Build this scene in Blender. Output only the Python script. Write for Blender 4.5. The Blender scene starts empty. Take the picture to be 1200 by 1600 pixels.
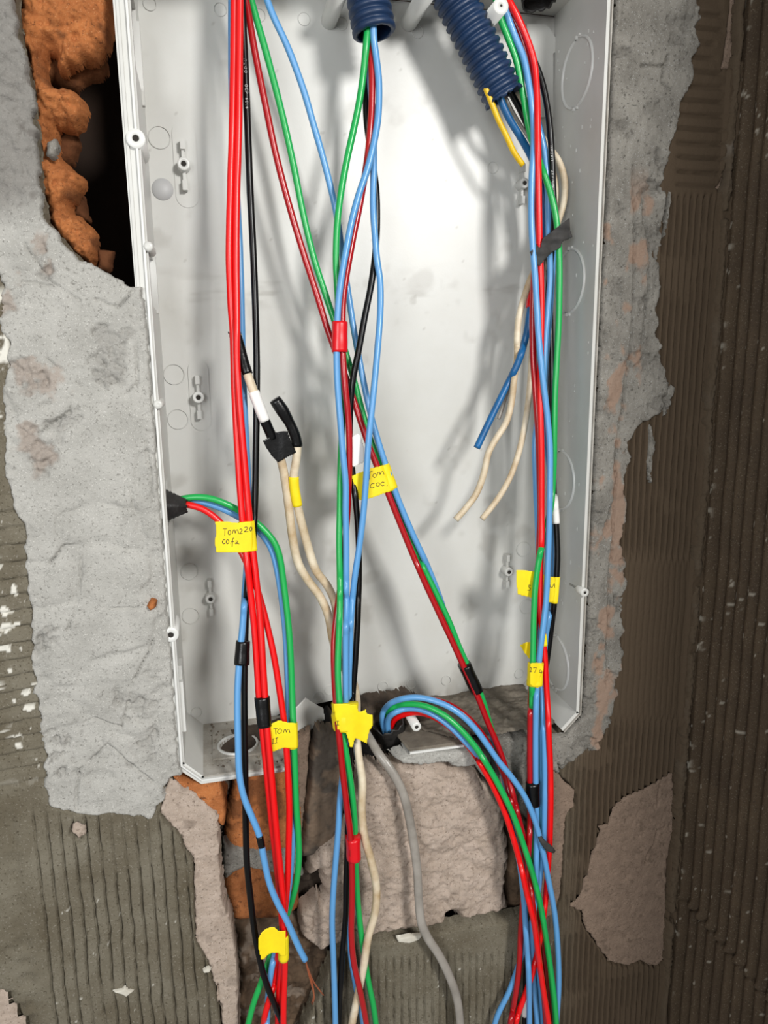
import bpy, bmesh, math, random
import numpy as np
from mathutils import Vector, Matrix

# ------------------------------------------------------------------ camera, light, exposure
S = bpy.context.scene
COL = S.collection
FPX, YAW, PITCH, ROLL, DIST = 1155.0, 0.2325, 0.2006, -0.0115, 0.42
cy, sy, cp, sp = math.cos(YAW), math.sin(YAW), math.cos(PITCH), math.sin(PITCH)
FWD = np.array([sy*cp, cy*cp, -sp]); R0 = np.array([cy, -sy, 0.0]); U0 = np.cross(R0, FWD)
RGT = R0*math.cos(ROLL) + U0*math.sin(ROLL); UPV = U0*math.cos(ROLL) - R0*math.sin(ROLL)
CAMP = np.array([0.0, -DIST, 0.0])
cd = bpy.data.cameras.new('camera'); cam = bpy.data.objects.new('camera', cd); COL.objects.link(cam)
cd.sensor_fit = 'VERTICAL'; cd.sensor_height = 36.0; cd.lens = FPX/1600*36.0
cd.clip_start = 0.005; cd.clip_end = 20
m = Matrix.Identity(4)
for i in range(3):
    m[i][0] = RGT[i]; m[i][1] = UPV[i]; m[i][2] = -FWD[i]; m[i][3] = CAMP[i]
cam.matrix_world = m
S.camera = cam

W = bpy.data.worlds.new('world'); S.world = W; W.use_nodes = True
W.node_tree.nodes['Background'].inputs[0].default_value = (1.0, 0.99, 0.97, 1)
W.node_tree.nodes['Background'].inputs[1].default_value = 0.30

def area(name, loc, target, size, power, col=(1, 1, 1)):
    l = bpy.data.lights.new(name, 'AREA'); l.shape = 'DISK'; l.size = size; l.energy = power; l.color = col
    o = bpy.data.objects.new(name, l); COL.objects.link(o); o.location = loc
    o.rotation_euler = (Vector(target)-Vector(loc)).to_track_quat('-Z', 'Y').to_euler()
    return o
area('lamp_main', (0.46, -1.15, 0.42), (0.08, 0.0, -0.05), 0.24, 14.0, (1.0, 0.985, 0.955))
area('lamp_fill', (-0.42, -1.0, 0.10), (0.0, 0.0, -0.12), 0.45, 6.0, (0.97, 0.99, 1.0))
S.view_settings.view_transform = 'Standard'; S.view_settings.look = 'None'
S.view_settings.gamma = 1.0; S.view_settings.use_curve_mapping = False
S.view_settings.exposure = 0.0

# ------------------------------------------------------------------ projection helpers
def ray(u, v):
    u = np.asarray(u, float); v = np.asarray(v, float)
    return FWD + np.multiply.outer((u-600)/FPX, RGT) - np.multiply.outer((v-800)/FPX, UPV)
def P(u, v, y=0.0):
    d = ray(u, v); t = (np.asarray(y, float)-CAMP[1])/d[..., 1]
    return CAMP + d*t[..., None]
def PX(u, v, x):
    d = ray(u, v); return CAMP + d*(x/d[0])
def PZ(u, v, z):
    d = ray(u, v); return CAMP + d*(z/d[2])
def project(X):
    Q = np.asarray(X, float)-CAMP; z = Q@FWD
    return 600+FPX*(Q@RGT)/z, 800-FPX*(Q@UPV)/z

# box geometry (metres)
XL, XR, ZB, DD, XC = -0.0269, 0.2334, -0.2458, 0.0671, 0.3222
ZT = float(P(700, 8, DD)[2]); TH = 0.0022

# ------------------------------------------------------------------ noise
def _h(ix, iz, s):
    n = (ix*374761393 + iz*668265263 + s*1442695041) & 0xffffffff
    n = ((n ^ (n >> 13))*1274126177) & 0xffffffff
    return ((n ^ (n >> 16)) & 0xffff)/65535.0
def vn(x, z, s=0):
    x = np.asarray(x, float); z = np.asarray(z, float)
    ix = np.floor(x).astype(np.int64); iz = np.floor(z).astype(np.int64)
    fx = x-ix; fz = z-iz; fx = fx*fx*(3-2*fx); fz = fz*fz*(3-2*fz)
    a = _h(ix, iz, s); b = _h(ix+1, iz, s); c = _h(ix, iz+1, s); d = _h(ix+1, iz+1, s)
    return (a*(1-fx)+b*fx)*(1-fz) + (c*(1-fx)+d*fx)*fz*1.0
def fbm(x, z, f, o=4, s=0, g=0.5):
    r = 0; a = 1.0; t = 0
    for k in range(o):
        r = r + a*(vn(x*f+17.3*k, z*f-9.1*k, s+k)*2-1); t += a; a *= g; f *= 2.03
    return r/t
def ss(a, b, x):
    t = np.clip((x-a)/(b-a), 0, 1); return t*t*(3-2*t)

def sdist(x, z, poly):
    """signed distance to polygon, positive inside"""
    d = np.full(x.shape, 1e9); ins = np.zeros(x.shape, bool); n = len(poly)
    for i in range(n):
        ax, az = poly[i]; bx, bz = poly[(i+1) % n]
        ex, ez = bx-ax, bz-az; L = ex*ex+ez*ez+1e-18
        t = np.clip(((x-ax)*ex+(z-az)*ez)/L, 0, 1)
        d = np.minimum(d, (x-ax-t*ex)**2+(z-az-t*ez)**2)
        if az != bz:
            c = ((az > z) != (bz > z)) & (x < (bx-ax)*(z-az)/(bz-az)+ax)
            ins ^= c
    d = np.sqrt(d); return np.where(ins, d, -d)
def ldist(x, z, line):
    d = np.full(x.shape, 1e9)
    for (ax, az), (bx, bz) in zip(line[:-1], line[1:]):
        ex, ez = bx-ax, bz-az; L = ex*ex+ez*ez+1e-18
        t = np.clip(((x-ax)*ex+(z-az)*ez)/L, 0, 1)
        d = np.minimum(d, (x-ax-t*ex)**2+(z-az-t*ez)**2)
    return np.sqrt(d)
def W2(poly, y=0.0):
    a = np.array([p[:2] for p in poly], float); w = P(a[:, 0], a[:, 1], y)
    return [(float(q[0]), float(q[2])) for q in w]

# ------------------------------------------------------------------ materials
def lin(c):
    return tuple(((x/255)/12.92 if x/255 <= 0.04045 else ((x/255+0.055)/1.055)**2.4) for x in c)+(1,)
def mat(name, c1, c2=None, scale=60, rough=0.6, bump=0.0, bscale=400, c3=None, c4=None, spec=0.5,
        detail=6, speck=None, coat=0.0, metal=0.0, spk=1500, trans=0.0, pit=None, pits=700):
    """c1/c2 noise mix; c3 where mask.R, c4 where mask.G (material zones); speck = small grains"""
    M = bpy.data.materials.new(name); M.use_nodes = True; t = M.node_tree; N = t.nodes; L = t.links
    b = N['Principled BSDF']; b.inputs['Roughness'].default_value = rough
    b.inputs['Specular IOR Level'].default_value = spec; b.inputs['Metallic'].default_value = metal
    b.inputs['Coat Weight'].default_value = coat; b.inputs['Coat Roughness'].default_value = 0.15
    b.inputs['Transmission Weight'].default_value = trans
    tc = N.new('ShaderNodeTexCoord')
    def noise(sc, det=detail, r=0.6):
        n = N.new('ShaderNodeTexNoise'); n.inputs['Scale'].default_value = sc
        n.inputs['Detail'].default_value = det; n.inputs['Roughness'].default_value = r
        L.new(tc.outputs['Object'], n.inputs['Vector']); return n
    def mix(fac, a, c):
        x = N.new('ShaderNodeMix'); x.data_type = 'RGBA'
        L.new(fac, x.inputs[0])
        if isinstance(a, tuple): x.inputs[6].default_value = a
        else: L.new(a, x.inputs[6])
        if isinstance(c, tuple): x.inputs[7].default_value = c
        else: L.new(c, x.inputs[7])
        return x.outputs[2]
    def ramp(fac, lo, hi):
        r = N.new('ShaderNodeMapRange'); r.inputs[1].default_value = lo; r.inputs[2].default_value = hi
        L.new(fac, r.inputs[0]); return r.outputs[0]
    if c2 is None and c3 is None and speck is None:
        b.inputs['Base Color'].default_value = lin(c1)
    else:
        col = lin(c1)
        if c2 is not None:
            col = mix(ramp(noise(scale).outputs[0], 0.35, 0.68), lin(c1), lin(c2))
        if speck is not None:
            col = mix(ramp(noise(spk, 2).outputs[0], 0.60, 0.72), col, lin(speck))
        if pit is not None:
            col = mix(ramp(noise(pits, 4, 0.7).outputs[0], 0.565, 0.66), col, lin(pit))
        if c3 is not None or c4 is not None:
            at = N.new('ShaderNodeAttribute'); at.attribute_name = 'zone'
            sep = N.new('ShaderNodeSeparateColor'); L.new(at.outputs['Color'], sep.inputs[0])
            if c3 is not None: col = mix(sep.outputs[0], col, lin(c3))
            if c4 is not None: col = mix(sep.outputs[1], col, lin(c4))
        if isinstance(col, tuple): b.inputs['Base Color'].default_value = col
        else: L.new(col, b.inputs['Base Color'])
    if bump:
        bp = N.new('ShaderNodeBump'); bp.inputs['Strength'].default_value = bump
        bp.inputs['Distance'].default_value = 0.0006
        L.new(noise(bscale, 5, 0.65).outputs[0], bp.inputs['Height']); L.new(bp.outputs[0], b.inputs['Normal'])
    return M

M = {}
M['plastic'] = mat('grey_plastic', (206, 206, 202), (197, 196, 190), 14, 0.36, 0.06, 900, c3=(150, 146, 138), c4=(120, 118, 115), spec=0.45)
M['plastic_white'] = mat('white_plastic', (216, 216, 212), rough=0.35)
M['plaster'] = mat('grey_mortar', (178, 176, 170), (160, 158, 152), 45, 0.92, 0.9, 900, c3=(158, 142, 130), c4=(112, 108, 103), speck=(208, 206, 200), spec=0.12, pit=(132, 130, 124))
M['plaster_dk'] = mat('grey_mortar_shaded', (142, 138, 130), (114, 110, 103), 50, 0.92, 0.9, 800, c3=(150, 124, 106), c4=(92, 89, 84), speck=(168, 168, 165), spec=0.15, pit=(92, 89, 83), pits=500)  # darker mortar copy; light falloff towards the right put into its colour
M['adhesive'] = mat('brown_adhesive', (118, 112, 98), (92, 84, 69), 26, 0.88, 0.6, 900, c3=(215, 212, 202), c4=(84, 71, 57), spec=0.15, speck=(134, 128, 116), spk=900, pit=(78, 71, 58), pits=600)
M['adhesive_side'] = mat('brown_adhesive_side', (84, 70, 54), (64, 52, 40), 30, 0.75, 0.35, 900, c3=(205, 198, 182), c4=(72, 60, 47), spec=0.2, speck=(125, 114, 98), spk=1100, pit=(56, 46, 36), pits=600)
M['pink'] = mat('pinkish_board', (178, 162, 149), (160, 144, 130), 90, 0.95, 0.6, 900, c3=(120, 105, 92), c4=(96, 84, 74), speck=(200, 188, 176), spec=0.1, pit=(128, 114, 102), pits=550)
M['pink_dk'] = mat('pinkish_board_dull', (138, 119, 104), (120, 103, 90), 120, 0.95, 0.5, 900, c3=(90, 77, 66), c4=(90, 77, 66), speck=(152, 134, 120), spec=0.1, pit=(98, 84, 72), pits=800)
M['clay'] = mat('orange_clay', (178, 112, 66), (146, 88, 52), 60, 0.95, 0.9, 500, c3=(150, 140, 130), c4=(88, 56, 38), speck=(190, 136, 94), spec=0.08, pit=(120, 74, 46), pits=350)
M['rubble'] = mat('dirty_rubble', (112, 92, 74), (70, 58, 48), 70, 0.95, 0.8, 500, c3=(34, 32, 31), c4=(150, 136, 122), spec=0.1)
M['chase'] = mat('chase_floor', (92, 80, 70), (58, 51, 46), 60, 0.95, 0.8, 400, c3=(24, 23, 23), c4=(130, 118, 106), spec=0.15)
M['dust'] = mat('mortar_dust', (128, 120, 108), (100, 93, 84), 90, 0.95, 0.7, 800, spec=0.1)
M['floorplastic'] = mat('dusty_plastic', (176, 172, 164), (150, 143, 132), 70, 0.6, 0.3, 700, speck=(196, 192, 184))
M['flake'] = mat('plaster_white', (206, 202, 190), (190, 184, 170), 120, 0.9, 0.3, 500)
M['core'] = mat('masonry_core', (60, 44, 34), (40, 30, 24), 20, 0.95)
M['red'] = mat('red_insulation', (228, 4, 8), rough=0.36, coat=0.1)
M['dkred'] = mat('deep_red_insulation', (168, 6, 16), rough=0.3, coat=0.2)
M['blue'] = mat('blue_insulation', (92, 154, 208), rough=0.36, coat=0.15)
M['green'] = mat('green_insulation', (22, 166, 78), rough=0.36, coat=0.15)
M['black'] = mat('black_insulation', (5, 5, 6), rough=0.32, spec=0.35)
M['cream'] = mat('aged_cream_insulation', (224, 212, 188), (176, 150, 112), 55, 0.5, 0.1, 500)
M['greycable'] = mat('aged_grey_sheath', (158, 152, 144), (128, 122, 114), 60, 0.42, 0.1, 500, coat=0.2)
M['teal'] = mat('steel_blue_insulation', (22, 100, 158), (20, 80, 128), 90, 0.4)
M['yellowwire'] = mat('yellow_insulation', (238, 196, 16), (214, 168, 14), 120, 0.4)
M['conduit'] = mat('dark_blue_conduit', (24, 50, 84), (20, 42, 72), 60, 0.45)
M['blacktape'] = mat('black_tape', (7, 7, 8), rough=0.28, bump=0.4, bscale=160, spec=0.4)
M['dulltape'] = mat('dusty_black_tape', (52, 50, 48), (36, 35, 34), 200, 0.7, 0.5, 400)
M['redtape'] = mat('red_tape', (214, 14, 26), rough=0.3)
M['whitetape'] = mat('white_tape', (236, 234, 230), rough=0.45)
M['yellow'] = mat('yellow_paper_tape', (246, 224, 10), (236, 206, 12), 60, 0.6, 0.15, 500)
M['ink'] = mat('dark_ink', (60, 42, 22), rough=0.6)
M['print'] = mat('pale_print', (190, 190, 188), rough=0.6)
M['copper'] = mat('copper', (214, 130, 92), rough=0.35, metal=0.8)
M['blackrub'] = mat('black_torn_conduit', (26, 25, 25), (46, 44, 42), 90, 0.5, 0.8, 200)
M['holedark'] = mat('hole_shade', (40, 36, 32), rough=0.9)  # flat dark tone, paints the shade inside the screw holes
M['spot'] = mat('knockout_grey', (186, 186, 186), rough=0.5)

# ------------------------------------------------------------------ object helpers
def props(o, label=None, cat=None, group=None, kind=None):
    if label: o['label'] = label
    if cat: o['category'] = cat
    if group: o['group'] = group
    if kind: o['kind'] = kind
    return o
def link(name, me, material, parent=None, smooth=True):
    o = bpy.data.objects.new(name, me); COL.objects.link(o)
    if material: me.materials.append(material)
    if smooth:
        me.polygons.foreach_set('use_smooth', np.ones(len(me.polygons), bool))
    if parent: o.parent = parent
    return o
def npmesh(name, V, F, material, parent=None, smooth=True, zone=None):
    V = np.asarray(V, np.float32); F = np.asarray(F, np.int32); k = F.shape[1]
    me = bpy.data.meshes.new(name)
    me.vertices.add(len(V)); me.vertices.foreach_set('co', V.ravel())
    me.loops.add(F.size); me.loops.foreach_set('vertex_index', F.ravel())
    me.polygons.add(len(F)); me.polygons.foreach_set('loop_start', np.arange(len(F), dtype=np.int32)*k)
    me.update(calc_edges=True); me.validate()
    if zone is not None:
        a = me.color_attributes.new('zone', 'FLOAT_COLOR', 'POINT')
        a.data.foreach_set('color', np.asarray(zone, np.float32).ravel())
    return link(name, me, material, parent, smooth)
def bm_obj(name, bm, material, parent=None, smooth=False):
    bmesh.ops.recalc_face_normals(bm, faces=bm.faces)
    me = bpy.data.meshes.new(name); bm.to_mesh(me); bm.free()
    return link(name, me, material, parent, smooth)
def empty(name, loc=(0, 0, 0)):
    o = bpy.data.objects.new(name, None); COL.objects.link(o); o.location = loc; o.empty_display_size = 0.01
    return o
def bx(bm, x0, x1, y0, y1, z0, z1):
    v = [bm.verts.new(p) for p in ((x0, y0, z0), (x1, y0, z0), (x1, y1, z0), (x0, y1, z0), (x0, y0, z1), (x1, y0, z1), (x1, y1, z1), (x0, y1, z1))]
    for f in ((0, 3, 2, 1), (4, 5, 6, 7), (0, 1, 5, 4), (1, 2, 6, 5), (2, 3, 7, 6), (3, 0, 4, 7)):
        bm.faces.new([v[i] for i in f])
def lathe(name, prof, axis, origin, material, parent=None, n=32, jag=0.0, seed=1, smooth=True):
    """prof list of (dist along axis, radius), closed or open; revolved about axis"""
    a = np.array(axis, float); a /= np.linalg.norm(a)
    h = np.array([0, 0, 1.0]) if abs(a[2]) < 0.9 else np.array([1.0, 0, 0])
    e1 = np.cross(a, h); e1 /= np.linalg.norm(e1); e2 = np.cross(a, e1)
    rng = np.random.RandomState(seed); jj = rng.rand(n)*jag
    V = []; m = len(prof)
    for i, (t, r) in enumerate(prof):
        th = np.arange(n)*2*math.pi/n
        tt = t + (jj if jag and t == max(p[0] for p in prof) else 0)*np.ones(n)
        V.append(np.array(origin)+np.outer(tt, a)+np.outer(r*np.cos(th), e1)+np.outer(r*np.sin(th), e2))
    V = np.vstack(V); F = []
    for i in range(m-1):
        for j in range(n):
            F.append((i*n+j, i*n+(j+1) % n, (i+1)*n+(j+1) % n, (i+1)*n+j))
    return npmesh(name, V, F, material, parent, smooth)
def plate(name, outlines, thick, frame, material, parent=None):
    """filled 2D outlines (holes allowed) extruded by thick; frame: (origin, ex, ey)"""
    cu = bpy.data.curves.new(name, 'CURVE'); cu.dimensions = '2D'; cu.fill_mode = 'BOTH'; cu.extrude = thick/2
    for ol in outlines:
        s = cu.splines.new('POLY'); s.points.add(len(ol)-1); s.use_cyclic_u = True
        for i, (a, b) in enumerate(ol): s.points[i].co = (a, b, 0, 1)
    o = bpy.data.objects.new(name, cu); COL.objects.link(o)
    dg = bpy.context.evaluated_depsgraph_get(); me = bpy.data.meshes.new_from_object(o.evaluated_get(dg))
    bpy.data.objects.remove(o); bpy.data.curves.remove(cu)
    og, ex, ey = [np.array(q, float) for q in frame]; ez = np.cross(ex, ey)
    n = len(me.vertices); c = np.empty(n*3); me.vertices.foreach_get('co', c); c = c.reshape(-1, 3)
    c = og+np.outer(c[:, 0], ex)+np.outer(c[:, 1], ey)+np.outer(c[:, 2], ez)
    me.vertices.foreach_set('co', c.ravel()); me.materials.clear(); me.update()
    return link(name, me, material, parent, False)
def circ(cx, cz, r, n=28, a0=0.0, a1=2*math.pi):
    return [(cx+r*math.cos(a0+(a1-a0)*i/n), cz+r*math.sin(a0+(a1-a0)*i/n)) for i in range(n)]

# ------------------------------------------------------------------ relief surfaces (wall coats)
def lines(lo, hi, f, c, flo, fhi):
    a = []
    x = lo
    while x < hi:
        a.append(x); x += f if (flo <= x <= fhi) else c
    a.append(hi); return np.array(a)
FX0, FX1 = -0.118, XC+0.001
FZ0, FZ1 = float(P(600, 1640)[2]), float(P(600, -40)[2])
def relief(name, poly, fn, material, y0=0.0, step=0.0009, stepz=None, rag=0.0012, ragf=300, coarse=0.004,
           parent=None, seed=0, holes=(), kind=None, snap=True):
    stepz = stepz or step
    wp = W2(poly, y0) if poly is not None else None
    if wp:
        xs = [p[0] for p in wp]; zs = [p[1] for p in wp]
        bb = (min(xs)-.003, max(xs)+.003, min(zs)-.003, max(zs)+.003)
    else: bb = (-0.24, XC, FZ0-0.09, FZ1+0.09)
    gx = lines(bb[0], bb[1], step, coarse, FX0, FX1); gz = lines(bb[2], bb[3], stepz, coarse, FZ0, FZ1)
    X, Z = np.meshgrid(gx, gz, indexing='ij')
    sd = sdist(X, Z, wp) if wp else np.full(X.shape, 1.0)
    if rag:
        sd = sd + rag*fbm(X, Z, ragf, 4, seed+50)
    for (hp, hy) in holes:
        sd = np.minimum(sd, -(sdist(X, Z, W2(hp, hy)) + 0.0008*fbm(X, Z, 350, 3, seed+90)))
    Y3 = np.stack([X, np.full(X.shape, y0), Z], -1); u, v = project(Y3)
    if snap:
        gxx = np.gradient(sd, gx, axis=0); gzz = np.gradient(sd, gz, axis=1); gn = np.maximum(gxx**2+gzz**2, 0.3)
        lim = 1.1*max(step, stepz); near = (sd < 0) & (sd > -lim)
        X = np.where(near, X-gxx*sd/gn, X); Z = np.where(near, Z-gzz*sd/gn, Z)
        ok = sd > -lim; sd = np.where(near, 0.0, sd)
    else: ok = sd > 0
    y, zone = fn(X, Z, sd, u, v)
    V = np.stack([X, y, Z], -1).reshape(-1, 3)
    nx, nz = X.shape
    okf = ok[:-1, :-1] & ok[1:, :-1] & ok[1:, 1:] & ok[:-1, 1:]
    idx = np.arange(nx*nz).reshape(nx, nz)
    F = np.stack([idx[:-1, :-1][okf], idx[1:, :-1][okf], idx[1:, 1:][okf], idx[:-1, 1:][okf]], -1)
    used = np.unique(F); mp = np.full(nx*nz, -1); mp[used] = np.arange(len(used))
    o = npmesh(name, V[used], mp[F], material, parent, True, zone.reshape(-1, 4)[used])
    if kind: o['kind'] = kind
    return o
def zn(X, r=0, g=0):
    z = np.zeros(X.shape+(4,)); z[..., 0] = r; z[..., 1] = g; z[..., 3] = 1; return z
def dome(sd, w):
    t = np.clip(sd/w, 0, 1); return np.sqrt(np.clip(1-(1-t)**2, 0, 1))

BOX = [(179, -75), (193, 200), (208, 440), (222, 540), (240, 680), (252, 800), (266, 960), (274, 1195), (310, 1230), (460, 1206), (600, 1184), (730, 1166), (860, 1156), (893, 1127), (908, 900), (925, 650), (943, 400), (955, 130), (965, -75)]
def outl(e, el, top):
    c = 0.0115
    w = [(XL-el, top), (XL-el, ZB+c-e*.4), (XL+c-e*.4, ZB-e), (XR-c+e*.4, ZB-e), (XR+e, ZB+c-e*.4), (XR+e, top)]
    return [tuple(float(q) for q in project((x, 0, z))) for x, z in w]
BOX = outl(0.0020, 0.0060, ZT+0.03)
BOXL = outl(0.0018, 0.0008, ZT+0.03)
HOLE = [(24, -40), (27, 20), (33, 60), (46, 110), (54, 170), (60, 230), (63, 290), (74, 345), (108, 385), (140, 415), (180, 437), (222, 458), (222, 540), (230, 300), (230, -40)]
CHASE = [(268, 1212), (300, 1240), (338, 1272), (346, 1330), (350, 1400), (366, 1450), (372, 1500), (376, 1680), (440, 1680), (480, 1590), (520, 1500), (560, 1468), (640, 1466), (720, 1446), (800, 1436), (862, 1420), (868, 1300), (874, 1220), (850, 1150), (600, 1150)]
PK = {
 'a': [(1052, 1206), (1054, 1290), (1042, 1350), (1040, 1440), (1044, 1495), (1022, 1510), (1000, 1502), (980, 1510), (952, 1503), (930, 1472), (912, 1446), (910, 1425), (890, 1415), (905, 1402), (916, 1370), (925, 1335), (938, 1300), (935, 1292), (950, 1288), (958, 1262), (975, 1246), (1005, 1234)],
 'b': [(868, 1205), (885, 1222), (898, 1235), (898, 1258), (884, 1275), (880, 1330), (876, 1400), (868, 1425), (845, 1440), (840, 1300), (848, 1200)],
 'c': [(262, 1212), (300, 1238), (345, 1275), (350, 1400), (366, 1450), (374, 1500), (378, 1680), (352, 1680), (345, 1600), (338, 1545), (330, 1520), (325, 1500), (306, 1470), (304, 1400), (302, 1345), (286, 1322), (284, 1305), (262, 1285), (250, 1270)],
 'd': [(1140, -120), (1170, -120), (1166, 0), (1163, 60), (1155, 95), (1140, 108), (1126, 108), (1134, 60), (1140, 0)],
 'e': [(1134, 236), (1148, 252), (1145, 300), (1136, 308), (1119, 298), (1127, 262)],
 'f': [(-200, 1545), (10, 1548), (25, 1568), (45, 1600), (46, 1680), (-200, 1680)],
 'g': [(112, 1288), (122, 1283), (134, 1290), (136, 1308), (122, 1314), (110, 1302)],
 'h': [(1192, 1190), (1192, 1191), (1193, 1191)],
}
PLEFT = [(-400, -120), (22, -120), (26, 0), (32, 60), (46, 112), (55, 170), (60, 230), (63, 290), (74, 345), (108, 385), (140, 412), (180, 434), (204, 446), (222, 450), (232, 500), (241, 560), (250, 630), (258, 720), (270, 810), (278, 860), (282, 960), (286, 1050), (288, 1150), (284, 1206), (262, 1212), (255, 1245), (240, 1276), (180, 1268), (120, 1270), (80, 1258), (70, 1220), (72, 1180), (65, 1130), (55, 1070), (48, 1010), (50, 960), (44, 900), (40, 860), (42, 830), (22, 790), (8, 740), (10, 690), (6, 640), (10, 590), (12, 540), (0, 500), (6, 450), (-10, 420), (-400, 430)]
PRIGHT = [(948, -120), (944, 0), (936, 200), (924, 440), (910, 640), (896, 850), (888, 1000), (880, 1120), (850, 1145), (850, 1175), (852, 1200), (872, 1212), (890, 1188), (935, 1165), (952, 1125), (962, 1060), (972, 1000), (968, 940), (978, 900), (968, 850), (975, 790), (972, 740), (980, 690), (1000, 655), (1032, 648), (1044, 605), (1030, 560), (1026, 500), (1032, 450), (1020, 400), (1034, 340), (1030, 300), (1045, 240), (1058, 170), (1076, 130), (1088, 60), (1084, 0), (1080, -120)]

def grooves(x, per, w, wob):
    ph = (x+wob)/per; fr = np.abs(ph-np.round(ph))*per
    return np.exp(-(fr/w)**2)

wall = empty('wall_back', (0.1, 0, FZ0)); props(wall, kind='structure')
wall.location = (0, 0, 0)

def f_base(X, Z, sd, u, v):
    y = -0.0016 + 0.0008*fbm(X, Z, 25, 4, 3) + 0.0002*fbm(X, Z, 400, 3, 5)
    left = X < 0.06
    wobx = 0.0009*fbm(X*0.4, Z, 30, 3, 7) + 0.0004*fbm(X, Z, 160, 2, 8)
    wobz = 0.0016*fbm(X, Z*0.6, 30, 3, 9)
    brk = ss(-0.15, 0.15, fbm(X, Z, 45, 3, 11)+0.25)
    # left bottom vertical grooves, left horizontal strokes
    gl = grooves(X, 0.0069, 0.00045, wobx*1.3)*0.0042*ss(1255, 1290, v)*(0.45+0.55*brk)
    ghl = grooves(Z-0.10*X, 0.0092, 0.0006, wobz)*0.0048*(ss(760, 800, v)*(1-ss(1180, 1250, v)))*(0.5+0.5*brk)
    gc = grooves(X, 0.0054, 0.00045, wobx*1.3)*0.0036*(0.35+0.65*brk)*ss(1480, 1500, v)
    # right side
    zone_h = ss(1050, 1062, u)*(1-ss(1122, 1132, u))*(1-ss(285, 300, v))
    zone_s = ss(850, 885, v)*(1-ss(1110, 1150, v))
    zone_b = (1-zone_h)*(1-zone_s)*ss(300, 320, v)*(1-ss(1135, 1142, u)*ss(860, 880, v))
    edge = 1-ss(XC-0.013, XC-0.009, X)
    gr = (grooves(X, 0.0045, 0.0010, wobx*0.7)*0.0042)*zone_b*(0.4+0.6*brk)*edge
    ghr = grooves(Z, 0.0078, 0.0006, 0.9*wobz)*0.0052*zone_h*brk
    gsr = grooves(X, 0.0044, 0.0006, wobx)*0.0005*zone_s*edge
    rt = ss(0.20, 0.24, X)
    y = y + np.where(left, gl+ghl, 0) + (ghr+gr+gsr)*rt + gc*(1-rt)*ss(0.04, 0.06, X)
    # crack before the corner ridge
    cl = W2([(1168, -60), (1165, 60), (1160, 180), (1150, 240), (1152, 330), (1143, 430), (1140, 560), (1130, 700), (1120, 800), (1108, 900), (1094, 960), (1094, 1040), (1076, 1120), (1066, 1180), (1068, 1230), (1052, 1300), (1050, 1380), (1046, 1430), (1046, 1500), (1030, 1680)])
    d = ldist(X, Z, cl) + 0.0007*fbm(X, Z, 260, 3, 21)
    side = (X > XC-0.012)
    y = y + 0.0065*np.exp(-(d/0.0010)**2)*(0.35+0.65*ss(-.3, .3, fbm(X, Z, 60, 2, 31)))
    rid = ss(0.0005, 0.004, d)*side
    y = y - 0.0022*rid - 0.0012*side*np.abs(fbm(X, Z, 220, 4, 33))
    # specks of white paint near the ridge and at the left plaster edge
    pn = fbm(X, Z, 120, 4, 41)
    paint = ss(0.16, 0.24, pn)*np.exp(-(np.maximum(d-0.0015, 0)/0.0022)**2)*ss(100, 130, v)*(X > XC-0.012)*ss(-0.05, 0.15, fbm(X, Z, 22, 2, 49))
    paint = np.maximum(paint, ss(0.36, 0.44, fbm(X, Z*1.5, 150, 4, 43))*(u < 60)*ss(860, 900, v)*(1-ss(1150, 1240, v)))
    paint = np.maximum(paint, ss(0.70, 0.74, fbm(X, Z, 260, 3, 45))*0.6)
    paint = np.maximum(paint, ss(0.05, 0.2, fbm(X, Z, 140, 4, 47))*(u < 16)*ss(440, 470, v)*(1-ss(700, 760, v)))
    y = y - 0.0007*paint
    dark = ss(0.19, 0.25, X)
    under = np.maximum(sdist(X, Z, W2(PLEFT)), sdist(X, Z, W2(PRIGHT)))
    y = y + 0.004*ss(0.0, 0.0035, under)
    pks = np.maximum.reduce([sdist(X, Z, W2(PK[k])) for k in 'abcdefg']) + 0.0006*fbm(X, Z, 350, 3, 77)
    y = y + 0.0065*ss(-0.0008, 0.0005, pks)
    # fall-away at broken edges
    y = y + 0.012*(1-ss(0.0, 0.0016, sd))
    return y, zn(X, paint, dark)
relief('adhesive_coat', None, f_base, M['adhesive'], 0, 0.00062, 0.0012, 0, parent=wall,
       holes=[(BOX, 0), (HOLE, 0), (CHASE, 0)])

def cracks(X, Z, ls, w=0.0004, dep=0.0016, s=0):
    r = 0
    wx = X+0.0012*fbm(X, Z, 160, 4, s+1); wz = Z+0.0012*fbm(X, Z, 160, 4, s+2)
    for l in ls:
        r = np.maximum(r, np.exp(-(ldist(wx, wz, W2(l))/w)**2))
    return r*dep
LC = [[(40, 440), (95, 450), (120, 480), (140, 520)], [(75, 560), (115, 590), (130, 610), (110, 640), (60, 680)], [(205, 760), (212, 800), (200, 850), (155, 870)],
      [(150, 938), (175, 950), (215, 948)], [(40, 380), (80, 440), (125, 470)], [(145, 500), (160, 560), (190, 620), (215, 600), (214, 500)],
      [(105, 1140), (150, 1120), (190, 1135), (210, 1060), (240, 1000)], [(120, 1260), (125, 1200), (170, 1160), (240, 1220)], [(230, 690), (240, 780)], [(210, 455), (185, 480), (150, 470)],
      [(80, 880), (100, 850), (130, 850), (125, 930), (110, 980)]]
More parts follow.
